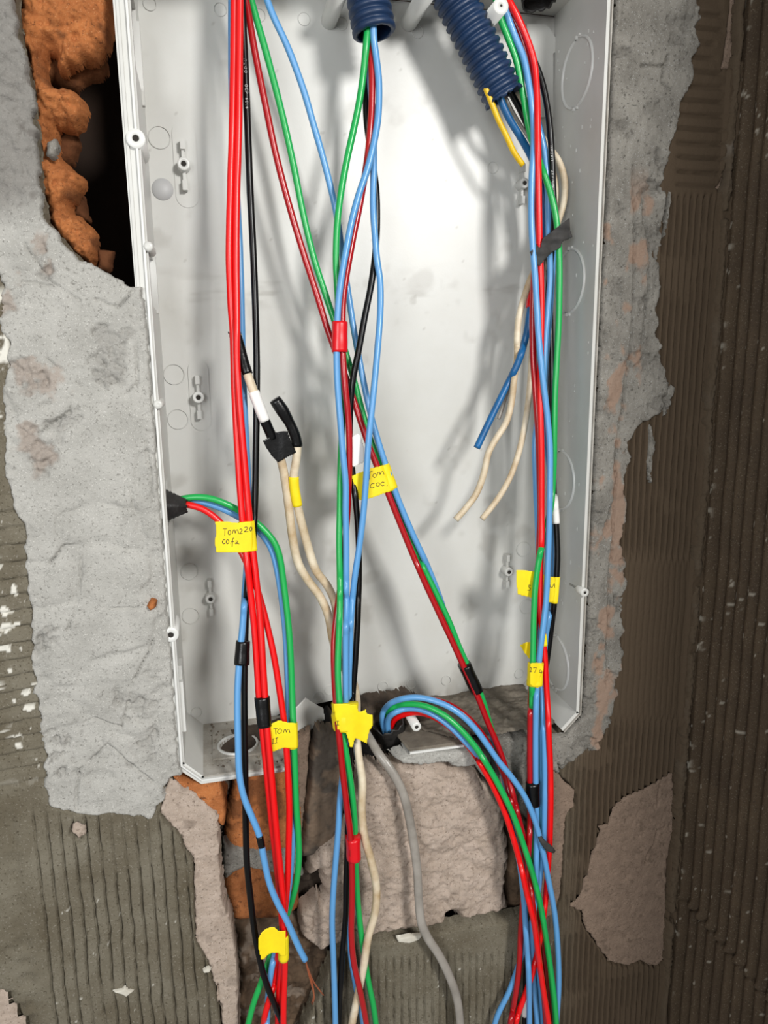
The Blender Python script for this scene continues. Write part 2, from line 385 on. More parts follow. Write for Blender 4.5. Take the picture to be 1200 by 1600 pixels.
def f_left(X, Z, sd, u, v):
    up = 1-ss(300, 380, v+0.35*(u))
    y = -0.0030 - 0.0014*fbm(X, Z, 18, 3, 61) + 0.0007*fbm(X, Z, 70, 4, 63) - 0.00035*np.abs(fbm(X, Z, 330, 4, 64))
    y = y - up*(0.0035*fbm(X, Z, 60, 5, 65, 0.6) + 0.0022*np.abs(fbm(X, Z, 180, 3, 66)))
    du = 60*fbm(X, Z, 60, 5, 161, .6); dv = 60*fbm(X, Z, 60, 5, 162, .6)
    def blob(cu, cv, r): return np.exp(-((u+du-cu)**2+(v+dv-cv)**2)/(r*r))
    pit = np.maximum.reduce([blob(190, 590, 40), blob(170, 545, 26), blob(60, 410, 26), blob(60, 700, 38), blob(45, 590, 26), blob(15, 480, 30), blob(230, 1090, 36), blob(105, 1165, 24), blob(90, 990, 30), blob(100, 665, 32)*0.8, blob(228, 1160, 30)])
    rough = ss(0.35, 0.75, pit + 0.25*fbm(X, Z, 130, 3, 67))
    y = y + rough*(0.0016 + 0.0042*fbm(X, Z, 300, 4, 68, .65))
    y = y + cracks(X, Z, LC, s=70, w=0.00045, dep=0.0028)*ss(-0.35, 0.1, fbm(X, Z, 60, 3, 171)) - 0.0009*np.abs(fbm(X, Z, 110, 4, 172))
    y = y + 0.0012*ss(0.1, 0.25, fbm(X, Z, 35, 3, 72))*ss(0.3, 0.0, np.abs(fbm(X, Z, 35, 3, 72)-0.25))
    y = y + 0.0045*(1-dome(sd, 0.0014)) - 0.0009*fbm(X, Z, 300, 3, 74)*(1-ss(0.002, 0.012, sd))
    pk = 0.6*ss(0.35, 0.75, np.maximum.reduce([blob(60, 590, 34), blob(60, 400, 24), blob(52, 690, 34), blob(5, 470, 30)])+0.5*fbm(X, Z, 150, 4, 75))
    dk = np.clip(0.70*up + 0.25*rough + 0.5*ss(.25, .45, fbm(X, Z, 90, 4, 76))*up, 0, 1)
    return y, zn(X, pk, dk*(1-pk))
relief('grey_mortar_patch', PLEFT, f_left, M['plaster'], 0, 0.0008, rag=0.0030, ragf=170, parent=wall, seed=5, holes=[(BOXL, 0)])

FING = [[(1026, 290), (1036, 300), (1030, 380), (1022, 420), (1016, 360)], [(1040, 300), (1046, 300), (1040, 370), (1034, 372)], [(1008, 380), (1016, 400), (1014, 520), (1008, 560), (1004, 460)], [(1045, 596), (1052, 605), (1046, 640), (1034, 650), (1030, 630)], [(1012, 660), (1022, 690), (1014, 760), (1008, 720)]]
RC = [[(985, 260), (988, 400), (985, 520), (960, 700), (950, 900), (945, 1050)], [(1000, 330), (1012, 400), (1000, 560)], [(1040, 90), (1030, 130), (1045, 145)], [(1000, 105), (1040, 105)], [(905, 1000), (925, 990)], [(870, 1190), (880, 1210)], [(960, 690), (955, 780), (940, 830)]]
def f_right(X, Z, sd, u, v):
    y = -0.0028 - 0.0012*fbm(X, Z, 22, 3, 81) + 0.0008*fbm(X, Z, 80, 4, 83) - 0.0004*np.abs(fbm(X, Z, 330, 4, 84))
    out = ss(0.006, 0.016, sd)
    y = y - 0.0011*np.abs(fbm(X*2, Z*0.7, 90, 4, 85))*(1-out)
    y = y + cracks(X, Z, RC, s=86, w=0.0006, dep=0.0045)
    band = u - (1000 - 0.055*v)
    pk = ss(0.15, 0.4, fbm(X, Z*0.6, 110, 4, 87) - np.abs(band-0)/60+0.35)*ss(250, 330, v)
    rg = ss(0.15, 0.4, fbm(X, Z, 70, 4, 88))
    y = y + rg*(0.0012+0.0040*fbm(X, Z, 280, 4, 89, .65)) - 0.0016*np.abs(fbm(X*1.6, Z*0.8, 80, 4, 173))
    y = y + 0.0045*(1-dome(sd, 0.0014))
    return y, zn(X, pk*0.8, rg*0.3*(1-pk))
relief('grey_mortar_patch', PRIGHT, f_right, M['plaster_dk'], 0, 0.0008, rag=0.0042, ragf=130, parent=wall, seed=15, holes=[(BOXL, 0)])

for fp in FING:
    relief('grey_mortar_patch', fp, f_right, M['plaster_dk'], 0, 0.0006, rag=0.0014, ragf=260, parent=wall, seed=16)
def f_pink(X, Z, sd, u, v):
    y = -0.0003 + 0.0004*fbm(X, Z, 60, 3, 91) + 0.00025*fbm(X, Z, 500, 3, 92)
    cr = cracks(X, Z, [[(1040, 1290), (1027, 1298), (1022, 1318), (1013, 1335), (1010, 1350)], [(1030, 1225), (1027, 1260)], [(890, 1424), (910, 1424)]], s=93, w=0.0005, dep=0.003)
    y = y + cr + 0.0005*ss(.45, .55, fbm(X, Z, 300, 2, 94))
    y = y + 0.0015*(1-ss(0, 0.0008, sd))
    return y, zn(X, 0.0, ss(.4, .6, fbm(X, Z, 220, 3, 95))*0.5)
for k in 'abde':
    relief('bare_board_patch', PK[k], f_pink, M['pink_dk'], 0, 0.0007, rag=0.0014, ragf=260, parent=wall, seed=20)
def f_pinkc(X, Z, sd, u, v):
    y = 0.0 + 0.0012*fbm(X, Z, 70, 4, 96) + 0.0010*np.abs(fbm(X, Z, 250, 4, 97)) + 0.0015*(1-ss(0, 0.0008, sd)) + 0.012*(1-ss(0, .002, sd))*ss(1260, 1300, v)*(X > P(330, 1400)[0])
    return y, zn(X, 0, ss(.3, .5, fbm(X, Z, 120, 3, 98))*0.35)
for k in 'cfg':
    relief('bare_board_patch', PK[k], f_pinkc, M['pink'], 0, 0.0007, rag=0.0016, ragf=260, parent=wall, seed=22)

def chunk(name, poly, y0, thick, w, amp, material, freq=120, seed=0, rag=0.0015, r=None, g=None, step=0.0009, parent=wall, tilt=0.0, ridge=0.25):
    def fn(X, Z, sd, u, v):
        y = y0 + thick*(1-dome(sd, w)) + amp*fbm(X, Z, freq, 5, seed+3, 0.55) + 0.5*amp*np.abs(fbm(X, Z, freq*3.5, 3, seed+9)) + ridge*amp*np.clip(1-np.abs(fbm(X, Z, freq*0.6, 4, seed+13))*14, 0, 1) + 0.25*amp*fbm(X, Z, freq*7, 3, seed+17) + tilt*(X-X.mean())
        return y, zn(X, r(X, Z, u, v) if r else 0, g(X, Z, u, v) if g else 0)
    return relief(name, poly, fn, material, y0, step, rag=rag, ragf=200, parent=parent, seed=seed)

# ------------------------------------------------------------------ cavity with broken hollow brick
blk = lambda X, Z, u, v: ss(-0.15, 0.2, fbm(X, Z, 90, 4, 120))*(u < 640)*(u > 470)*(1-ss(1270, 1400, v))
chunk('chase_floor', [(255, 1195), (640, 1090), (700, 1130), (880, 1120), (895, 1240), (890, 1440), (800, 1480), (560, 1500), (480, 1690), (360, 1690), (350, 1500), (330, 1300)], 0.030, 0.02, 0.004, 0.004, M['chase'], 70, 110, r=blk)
hb = wall
deepc = lambda X, Z, u, v: ss(0.05, 0.4, fbm(X, Z, 80, 4, 130))*0.7
chunk('clay_brick', [(20, -60), (185, -60), (178, 0), (172, 40), (165, 65), (150, 85), (125, 88), (105, 96), (98, 104), (84, 98), (82, 72), (68, 66), (66, 95), (68, 112), (80, 122), (100, 126), (116, 132), (128, 145), (133, 165), (127, 182), (112, 194), (95, 190), (83, 190), (82, 215), (84, 232), (110, 256), (125, 268), (128, 285), (118, 300), (105, 315), (106, 326), (122, 330), (138, 345), (150, 370), (152, 398), (140, 416), (105, 395), (70, 350), (55, 300), (48, 200), (38, 110), (18, 40)],
      0.009, 0.020, 0.0080, 0.0055, M['clay'], 75, 131, rag=0.0014, step=0.0007, g=deepc)
chunk('clay_brick', [(60, 60), (165, 75), (165, 112), (128, 124), (118, 134), (90, 130), (60, 120)], 0.030, 0.012, 0.005, 0.002, M['clay'], 60, 135, g=lambda X, Z, u, v: 0.8)
chunk('clay_brick', [(60, 180), (112, 188), (124, 215), (112, 252), (60, 262)], 0.032, 0.012, 0.005, 0.002, M['clay'], 60, 137, g=lambda X, Z, u, v: 0.9)
chunk('clay_brick', [(95, 296), (128, 300), (140, 345), (100, 340)], 0.034, 0.012, 0.005, 0.002, M['clay'], 60, 138, g=lambda X, Z, u, v: 0.9)
chunk('clay_fragment', [(150, 388), (176, 390), (176, 408), (168, 424), (150, 420)], 0.020, 0.008, 0.003, 0.0015, M['clay'], 150, 139, g=lambda X, Z, u, v: 0.9)
chunk('mortar_lump', [(70, 218), (84, 214), (91, 228), (88, 246), (78, 250), (68, 240)], 0.004, 0.006, 0.003, 0.001, M['plaster_dk'], 150, 140)
# orange brick broken open under the box
chunk('clay_brick', [(258, 1206), (300, 1222), (345, 1222), (356, 1240), (356, 1275), (352, 1302), (338, 1290), (325, 1268), (300, 1248), (276, 1234)], 0.001, 0.012, 0.003, 0.0018, M['clay'], 120, 141)
chunk('clay_brick', [(350, 1205), (480, 1190), (480, 1290), (462, 1330), (420, 1340), (362, 1342), (352, 1320), (350, 1290), (356, 1260), (366, 1230)], 0.017, 0.010, 0.008, 0.0024, M['clay'], 50, 142, g=deepc)
chunk('clay_brick', [(346, 1375), (372, 1358), (395, 1352), (440, 1362), (470, 1370), (470, 1430), (430, 1445), (352, 1448), (346, 1420)], 0.013, 0.012, 0.010, 0.0026, M['clay'], 45, 143, g=lambda X, Z, u, v: 0.35+0.6*ss(0, .3, fbm(X, Z, 60, 3, 99)))
chunk('mortar_joint', [(346, 1310), (364, 1325), (420, 1332), (470, 1325), (475, 1372), (440, 1372), (385, 1360), (350, 1380)], 0.014, 0.008, 0.004, 0.0022, M['plaster_dk'], 110, 144)
chunk('rubble_fill', [(350, 1446), (470, 1440), (505, 1460), (520, 1500), (490, 1560), (470, 1690), (372, 1690), (368, 1500)], 0.015, 0.010, 0.006, 0.0042, M['rubble'], 80, 145, g=lambda X, Z, u, v: ss(.1, .4, fbm(X, Z, 130, 3, 146))*0.6)
blk2 = lambda X, Z, u, v: ss(0.0, 0.25, fbm(X, Z, 110, 4, 147)+0.25*(1-ss(1180, 1260, v)))
chunk('charred_slab', [(496, 1138), (560, 1150), (552, 1225), (535, 1290), (515, 1335), (470, 1345), (478, 1260), (488, 1180)], 0.012, 0.012, 0.003, 0.0020, M['rubble'], 90, 148, r=blk2, g=lambda X, Z, u, v: 0.25)
chunk('board_fragment', [(462, 1155), (488, 1140), (485, 1180), (480, 1250), (470, 1340), (462, 1340)], 0.018, 0.008, 0.002, 0.0012, M['pink_dk'], 150, 149)
def pinkcr(X, Z, u, v):
    return ss(.25, .5, fbm(X, Z, 150, 4, 151))*0.9
chunk('render_chunk', [(560, 1212), (578, 1196), (600, 1205), (622, 1192), (660, 1200), (700, 1196), (745, 1200), (762, 1225), (785, 1250), (795, 1290), (800, 1340), (795, 1400), (802, 1430), (760, 1436), (720, 1446), (716, 1430), (705, 1432), (700, 1452), (650, 1462), (610, 1466), (565, 1470), (545, 1462), (520, 1475), (480, 1470), (486, 1430), (510, 1405), (500, 1370), (480, 1390), (486, 1350), (520, 1320), (545, 1290), (556, 1250)],
      0.004, 0.016, 0.007, 0.0036, M['pink'], 45, 150, rag=0.0020, g=lambda X, Z, u, v: pinkcr(X, Z, u, v)*0.25, step=0.0008)
chunk('render_chunk', [(470, 1430), (498, 1405), (505, 1420), (560, 1440), (545, 1475), (500, 1490), (470, 1470)], 0.006, 0.014, 0.004, 0.003, M['pink'], 90, 152)
chunk('mortar_ledge', [(612, 1188), (640, 1176), (700, 1172), (745, 1162), (770, 1185), (776, 1228), (758, 1222), (745, 1198), (716, 1206), (700, 1196), (660, 1200), (628, 1198)], 0.000, 0.014, 0.003, 0.0018, M['plaster'], 110, 153)
chunk('mortar_ledge', [(742, 1162), (800, 1150), (862, 1150), (880, 1190), (872, 1235), (850, 1255), (835, 1300), (800, 1260), (776, 1228)], 0.006, 0.014, 0.004, 0.0026, M['plaster_dk'], 70, 154)
chunk('rubble_fill', [(785, 1240), (850, 1245), (878, 1300), (876, 1400), (868, 1440), (800, 1440), (792, 1400), (800, 1330)], 0.014, 0.012, 0.005, 0.0030, M['rubble'], 70, 155)
chunk('brick_chip', [(228, 950), (236, 938), (245, 940), (243, 952), (234, 958)], -0.0075, 0.006, 0.002, 0.0004, M['clay'], 150, 156, rag=0.0004, step=0.0004)
chunk('plaster_flake', [(620, 1467), (640, 1463), (662, 1462), (655, 1470), (640, 1475), (622, 1474)], -0.0035, 0.003, 0.001, 0.0002, M['flake'], 300, 157, rag=0.0003, step=0.0005)
chunk('plaster_flake', [(316, 1518), (325, 1514), (331, 1516), (328, 1521), (318, 1522)], -0.0040, 0.003, 0.001, 0.0002, M['flake'], 300, 158, rag=0.0003, step=0.0005)

chunk('plaster_flake', [(176, 1551), (190, 1548), (195, 1543), (202, 1548), (210, 1550), (203, 1555), (197, 1560), (190, 1555)], -0.0036, 0.002, 0.001, 0.0002, M['flake'], 300, 159, rag=0.0004, step=0.0005)
def wline(x, v0, v1, n, wob, sd_):
    rr = random.Random(sd_); out = []
    for i in range(n+1):
        z = float(P(1100, v0+(v1-v0)*i/n)[2]); out.append(tuple(float(q) for q in project((x+rr.uniform(-wob, wob), 0, z))))
    return out
for k_, (va, vb) in enumerate(((-120, 330), (338, 905), (915, 1010), (1020, 1420), (1432, 1700))):
    n_ = max(4, int((vb-va)/30))
    pl_ = wline(XC-0.0058, va, vb, n_, 0.0011, 60+k_)+wline(XC+0.0004, va, vb, n_, 0.0, 1)[::-1]
    chunk('corner_ridge', pl_, -0.0068, 0.0065, 0.0028, 0.0014, M['adhesive'], 160, 170+k_, rag=0.0016, step=0.0006,
          r=lambda X, Z, u, v: ss(0.02, 0.10, fbm(X*1.4, Z*0.7, 110, 4, 181))*ss(-0.12, 0.02, fbm(X*0, Z, 26, 3, 183))*(0.15+0.85*ss(0.0, 0.3, fbm(X, Z, 40, 2, 185))), g=lambda X, Z, u, v: 0.9)
# masonry body behind everything
bm = bmesh.new()
x0, x1, z0, z1 = -0.26, XC+0.06, FZ0-0.11, FZ1+0.11
bx(bm, x0, x1, 0.125, 0.16, z0, z1)
bx(bm, x0, x0+0.01, 0.006, 0.125, z0, z1); bx(bm, x1-0.01, x1, 0.006, 0.125, z0, z1)
bx(bm, x0, x1, 0.006, 0.125, z0, z0+0.01); bx(bm, x0, x1, 0.006, 0.125, z1-0.01, z1)
bm_obj('masonry_core', bm, M['core'], wall)

# ------------------------------------------------------------------ right wall (towards the viewer)
def right_wall():
    ys = np.concatenate([np.arange(0.0, -0.115, -0.0007), np.arange(-0.115, -0.36, -0.006)])
    zs = lines(FZ0-0.09, FZ1+0.09, 0.0016, 0.005, FZ0, FZ1)
    Yg, Z = np.meshgrid(ys, zs, indexing='ij')
    x = XC - 0.0012 + 0.0008*fbm(Yg, Z, 25, 3, 201) + 0.0002*fbm(Yg, Z, 500, 3, 202)
    wob = 0.0007*fbm(Yg*0.4, Z, 22, 3, 203)
    fr = 0.5+0.5*np.cos((Yg+wob)/0.0098*2*math.pi)
    away = ss(0.006, 0.010, -Yg)
    x = x + 0.0052*fr**1.5*away - 0.0028*(1-away)*ss(0.0, 0.002, -Yg)
    # level joint running towards the viewer
    zj = float(P(1060, 1392)[2]) + 0.05*(Yg)
    dj = np.abs(Z-zj) + 0.0008*fbm(Yg, Z, 200, 3, 205)
    x = np.where(dj < 0.004, x-0.0030*np.exp(-(dj/0.0024)**2)*(0.8+0.6*fbm(Yg, Z, 250, 2, 206)), x) + 0.0045*np.exp(-((Z-zj+0.0035+0.0008*fbm(Yg, Z, 300, 2, 209))/0.0009)**2)
    paint = ss(0.36, 0.42, fbm(Yg, Z, 150, 4, 207))*(1-ss(0.004, 0.008, -Yg)) + 0.6*ss(0.6, 0.66, fbm(Yg, Z, 300, 3, 208))
    V = np.stack([x, Yg, Z], -1).reshape(-1, 3); ny, nz = Yg.shape
    idx = np.arange(ny*nz).reshape(ny, nz)
    F = np.stack([idx[:-1, :-1].ravel(), idx[1:, :-1].ravel(), idx[1:, 1:].ravel(), idx[:-1, 1:].ravel()], -1)
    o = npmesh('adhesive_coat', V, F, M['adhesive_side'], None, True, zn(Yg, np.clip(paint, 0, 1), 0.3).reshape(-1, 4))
    w = empty('wall_right'); props(w, kind='structure'); o.parent = w
    bm = bmesh.new(); bx(bm, XC+0.004, XC+0.06, -0.36, 0.006, FZ0-0.09, FZ1+0.09); bm_obj('masonry_core', bm, M['core'], w)
right_wall()

# ------------------------------------------------------------------ junction box
box = empty('junction_box', (0, 0, 0))
props(box, 'large pale grey plastic junction box sunk in the wall, open front, broken lower edge', 'junction box')
CH = 0.0115
Y = (0, 1, 0)
def zone_fill(o, fn):
    me = o.data; n = len(me.vertices); c = np.empty(n*3); me.vertices.foreach_get('co', c); c = c.reshape(-1, 3)
    a = me.color_attributes.new('zone', 'FLOAT_COLOR', 'POINT'); z = fn(c); a.data.foreach_set('color', z.astype(np.float32).ravel())
# back panel: fine grid so that warps and dirt zones show
def f_back(X, Z, sd, u, v):
    y = DD + 0.0004*fbm(X, Z, 12, 2, 301)
    sm = ss(0.15, 0.5, fbm(X*0.5, Z*2.5, 60, 4, 302))*np.exp(-((v-455)/26)**2)*0.5
    sm = sm + 0.5*ss(.3, .6, fbm(X, Z, 160, 4, 303))*np.exp(-((v-470)/30)**2)*np.exp(-((u-640)/70)**2)
    low = ss(1040, 1120, v+14*fbm(X, Z, 90, 3, 304))
    sm = np.maximum(sm, 0.9*low*ss(-0.1, 0.4, fbm(X, Z, 120, 4, 305)+low*0.4)*ss(520, 640, u))
    sm = np.maximum(sm, 0.35*ss(.30, .55, fbm(X, Z, 40, 4, 306)))
    sm = np.maximum(sm, 0.5*ss(.80, .84, fbm(X, Z, 420, 2, 307)))
    return y, zn(X, np.clip(sm, 0, 1), 0.0)
zt = ZT; out = [(XL, zt), (XL, ZB+CH), (XL+CH, ZB), (XR-CH, ZB), (XR, ZB+CH), (XR, zt)]
def world_poly_px(poly, y):   # express world outline in frame coordinates for relief()
    return [tuple(float(q) for q in project((x, y, z))) for x, z in poly]
back_px = world_poly_px([(XL, zt), (XL, ZB+CH), (XL+CH, ZB), (XL+0.055, ZB), (XL+0.075, ZB+0.006), (XL+0.105, ZB+0.009), (XL+0.120, ZB), (XR-CH, ZB), (XR, ZB+CH), (XR, zt)], DD)
relief('back_panel', back_px, f_back, M['plastic'], DD, 0.0015, rag=0, parent=box)
bmb = bmesh.new(); bx(bmb, XL, XR, DD+0.0012, DD+0.0024, ZB+0.012, zt); bm_obj('back_panel_rear', bmb, M['plastic'], box)

# left wall with slots
def wall_cells(name, x0, x1, slots):
    bm = bmesh.new()
    zs = sorted({ZB+CH, zt}|{s[2] for s in slots}|{s[3] for s in slots}); ys = sorted({0.0, DD}|{s[0] for s in slots}|{s[1] for s in slots})
    for a, b in zip(zs[:-1], zs[1:]):
        for c, d in zip(ys[:-1], ys[1:]):
            mz, my = (a+b)/2, (c+d)/2
            if any(s[0] < my < s[1] and s[2] < mz < s[3] for s in slots): continue
            bx(bm, x0, x1, c, d, a, b)
    bmesh.ops.remove_doubles(bm, verts=bm.verts, dist=1e-6)
    return bm_obj(name, bm, M['plastic'], box)
def zpx(u, v): return float(P(u, v, 0.004)[2])
wall_cells('side_wall', XL, XL+TH, [(0.006, 0.042, zpx(212, 100), zpx(212, -40)), (0.006, 0.040, zpx(236, 478), zpx(236, 392)), (0.006, 0.024, zpx(262, 825), zpx(262, 755))])
def rib(u, v0, v1, y0=0.013, y1=0.017, t=0.0014):
    bm = bmesh.new(); bx(bm, XL+TH, XL+TH+t, y0, y1, zpx(u, v1), zpx(u, v0)); bm_obj('side_rib', bm, M['plastic'], box)
rib(214, -20, 125, 0.042, 0.046); rib(241, 375, 482, 0.040, 0.044); rib(258, 1045, 1150, 0.006, 0.018, .0018); rib(270, 1065, 1142, 0.002, 0.006, .0022)
# right wall and top wall
bm = bmesh.new(); bx(bm, XR-TH, XR, 0, DD, ZB+CH, zt); o = bm_obj('side_wall', bm, M['plastic'], box)
bm = bmesh.new(); bx(bm, XL, XR, 0, DD, zt, zt+TH); bm_obj('top_wall', bm, M['plastic'], box)
# chamfer walls
def chamfer(xa, za, xb, zb, inw):
    bm = bmesh.new(); d = Vector((xb-xa, zb-za)).normalized(); n = Vector((-d[1], d[0]))*inw*TH
    q = [(xa, za), (xb, zb), (xb+n[0], zb+n[1]), (xa+n[0], za+n[1])]
    lo = [bm.verts.new((p[0], 0, p[1])) for p in q]; hi = [bm.verts.new((p[0], DD, p[1])) for p in q]
    bm.faces.new(lo); bm.faces.new(hi[::-1])
    for i in range(4): bm.faces.new((lo[i], hi[i], hi[(i+1) % 4], lo[(i+1) % 4]))
    bm_obj('chamfer_wall', bm, M['plastic'], box)
chamfer(XL, ZB+CH, XL+CH, ZB, 1); chamfer(XR-CH, ZB, XR, ZB+CH, 1)
# bottom wall, left remnant with the round opening
hc = PZ(372, 1166, ZB+TH); xb_end = float(P(462, 1200, 0)[0]); xb_back = float(PZ(440, 1128, ZB+TH)[0])
bl = [(XL+CH, 0.0), (xb_end, 0.0), (xb_end-0.002, 0.012), (xb_end+0.001, 0.02), (xb_end-0.004, 0.035), (xb_back, DD), (XL+CH, DD)]
hole = circ(hc[0], hc[1], 0.0118)
plate('bottom_wall', [bl, hole], TH, ((0, 0, ZB+TH/2), (1, 0, 0), (0, 1, 0)), M['floorplastic'], box)
pad = [(hc[0]-0.016, hc[1]-0.014), (hc[0]+0.017, hc[1]-0.014), (hc[0]+0.019, hc[1]+0.010), (hc[0]+0.010, hc[1]+0.024), (hc[0]-0.013, hc[1]+0.024), (hc[0]-0.016, hc[1]+0.018)]
plate('bottom_pad', [pad, circ(hc[0], hc[1], 0.0118)], 0.0010, ((0, 0, ZB+TH+0.0005), (1, 0, 0), (0, 1, 0)), M['floorplastic'], box)
lathe('opening_lip', [(0, 0.0132), (0.0012, 0.0132), (0.0012, 0.0118), (-0.004, 0.0118)], (0, 0, 1), (hc[0], hc[1], ZB+TH+0.001), M['plastic'], box)
# bottom wall, right remnant
xr0 = float(P(640, 1175, 0)[0]); xr1 = float(P(724, 1160, 0)[0])
br = [(xr0, 0.0), (xr1, 0.0), (xr1+0.002, 0.010), (XR-CH, 0.010), (XR-CH, DD), (xr0-0.012, DD), (xr0-0.010, 0.030), (xr0-0.003, 0.022)]
rc = PZ(790, 1112, ZB+TH)
plate('bottom_wall', [br], TH, ((0, 0, ZB+TH/2), (1, 0, 0), (0, 1, 0)), M['dust'], box)
lathe('knockout_ring', [(0, 0.0142), (0.0012, 0.0138), (0.0012, 0.0126), (-0.001, 0.0124), (-0.001, 0.0)], (0, 0, 1), (rc[0], rc[1]-0.001, ZB+TH), M['dust'], box)
# dust heap on the right remnant
def f_dust(nm, poly, amp, seed):
    wp = [PZ(u, v, ZB+TH) for u, v in poly]; wp = [(float(p[0]), float(p[1])) for p in wp]
    xs = np.arange(min(p[0] for p in wp), max(p[0] for p in wp), 0.0008); ys = np.arange(min(p[1] for p in wp), max(p[1] for p in wp), 0.0008)
    X, Yg = np.meshgrid(xs, ys, indexing='ij'); sd = sdist(X, Yg, wp)+0.002*fbm(X, Yg, 150, 3, seed)
    z = ZB+TH-0.0002+amp*dome(sd, 0.008)*(0.6+0.7*fbm(X, Yg, 180, 4, seed+1))
    V = np.stack([X, Yg, z], -1).reshape(-1, 3); ok = sd > 0; okf = ok[:-1, :-1] & ok[1:, :-1] & ok[1:, 1:] & ok[:-1, 1:]
    idx = np.arange(X.size).reshape(X.shape)
    F = np.stack([idx[:-1, :-1][okf], idx[1:, :-1][okf], idx[1:, 1:][okf], idx[:-1, 1:][okf]], -1)
    used = np.unique(F); mp = np.full(X.size, -1); mp[used] = np.arange(len(used))
    o = npmesh(nm, V[used], mp[F], M['dust'], None); props(o, None, None, kind='stuff'); return o
o = f_dust('mortar_dust', [(640, 1105), (660, 1085), (700, 1090), (745, 1072), (830, 1068), (850, 1090), (830, 1140), (760, 1150), (740, 1135), (735, 1160), (690, 1150), (650, 1140)], 0.0030, 401)
props(o, 'grey mortar dust heaped on the right part of the box floor', 'dust')
rc_ = random.Random(3); bm = bmesh.new()
for i in range(160):
    u_, v_ = rc_.uniform(330, 460), rc_.uniform(1128, 1206)
    q = PZ(u_, v_, ZB+TH+0.0006)
    if not (XL+CH+0.001 < q[0] < xb_end-0.004 and 0.002 < q[1] < DD-0.002) or math.hypot(q[0]-hc[0], q[1]-hc[1]) < 0.014: continue
    if rc_.random() > 0.25+0.75*math.exp(-((u_-345)/22)**2): continue
    s_ = rc_.uniform(0.0003, 0.0009)
    g = bmesh.ops.create_icosphere(bm, subdivisions=1, radius=s_, matrix=Matrix.Translation((q[0], q[1], ZB+TH+0.0008+s_*0.5)))
    for vv in g['verts']: vv.co += Vector((rc_.uniform(-1, 1), rc_.uniform(-1, 1), rc_.uniform(-1, 1)))*s_*0.35
o = bm_obj('mortar_crumbs', bm, M['dust']); props(o, 'mortar crumbs on the box floor beside the round opening', 'crumbs', kind='stuff')
# front rim: flange and raised lip
def frame_strip(name, pts, w, y0, y1, material, closed=False):
    """pts: outline in (x,z); strip of width w to the outside"""
    bm = bmesh.new(); n = len(pts); rows = []
    for i, p in enumerate(pts):
        a = np.array(pts[max(i-1, 0)]); b = np.array(pts[min(i+1, n-1)]); d = (b-a)/np.linalg.norm(b-a)
        nn = np.array([d[1], -d[0]]); ww = w[i] if isinstance(w, (list, tuple)) else w
        q = np.array(p)+nn*ww
        rows.append([bm.verts.new(t) for t in ((p[0], y0, p[1]), (q[0], y0, q[1]), (q[0], y1, q[1]), (p[0], y1, p[1]))])
    for r, s in zip(rows[:-1], rows[1:]):
        for k in range(4): bm.faces.new((r[k], r[(k+1) % 4], s[(k+1) % 4], s[k]))
    bm.faces.new(rows[0]); bm.faces.new(rows[-1][::-1])
    return bm_obj(name, bm, material, box)
zt2 = ZT+0.03
ptsL = [(XL, zt2), (XL, ZB+CH), (XL+CH, ZB), (xb_end, ZB)]
frame_strip('rim_lip', ptsL, -0.0011, -0.0020, 0.0005, M['plastic_white'])
frame_strip('rim_flange', ptsL, [0.0062, 0.0045, 0.003, 0.002], 0.0, 0.0016, M['plastic'])
frame_strip('rim_lip', [(XL-0.0046, zt2), (XL-0.0046, float(P(215, 450, 0)[2])-0.01)], -0.0014, -0.0008, 0.0002, M['plastic'])
frame_strip('rim_lip', [(XR-CH, ZB), (XR, ZB+CH), (XR, zt2)], 0.0008, -0.0016, 0.0005, M['floorplastic'])
frame_strip('rim_lip', [(xr0, ZB), (xr1, ZB)], 0.0014, -0.0012, 0.001, M['plastic_white'])
# screw bosses (open tubes pointing at the viewer)
def tubeY(name, x, z, yf, yb, ro, ri, material, depth=0.020, parent=box):
    lathe('screw_hole_shade', [(0.00035, ri*0.95), (0.00035, 0.0)] , (0, -1, 0), (x, yf, z), M['holedark'], parent, 20)  # dark disc across the mouth, the bore's shade painted as colour
    return lathe(name, [(0, ro), (-(yb-yf), ro)][::-1]+[(0.0, ro*0.97), (0.0003, ro*0.9), (0.0003, ri*1.1), (0.0, ri), (-depth, ri), (-depth, 0.0)], (0, -1, 0), (x, yf, z), material, parent, 28)
for (u, v, ro, yb) in ((212, 216, 0.0046, 0.030), (267, 992, 0.0043, 0.022)):
    q = P(u, v, -0.0022); tubeY('screw_boss', q[0], q[2], -0.0022, yb, ro, 0.0016, M['plastic_white'])
q = P(914, 926, -0.004); tubeY('screw_boss', q[0], q[2], -0.0040, 0.004, 0.0028, 0.0009, M['plastic'])
for (u, v) in ((247, 632), (232, 385)):
    q = P(u, v, -0.002); lathe('broken_boss', [(-0.02, 0.0028), (0, 0.0026), (0.0008, 0.0018), (0.0003, 0.0)], (0, -1, 0), (q[0], -0.002, q[2]), M['plastic'], box, 9, smooth=False)
for (u, v, yf, ro, ri) in ((783, 9, 0.012, 0.0044, 0.0007), (672, -20, 0.022, 0.0050, 0.001), (533, -20, 0.025, 0.0048, 0.001), (651, 1136, 0.012, 0.0031, 0.0012)):
    q = P(u, v, yf); tubeY('screw_post', q[0], q[2], yf, DD, ro, ri, M['plastic_white'] if ri != 0.001 else M['plastic'])
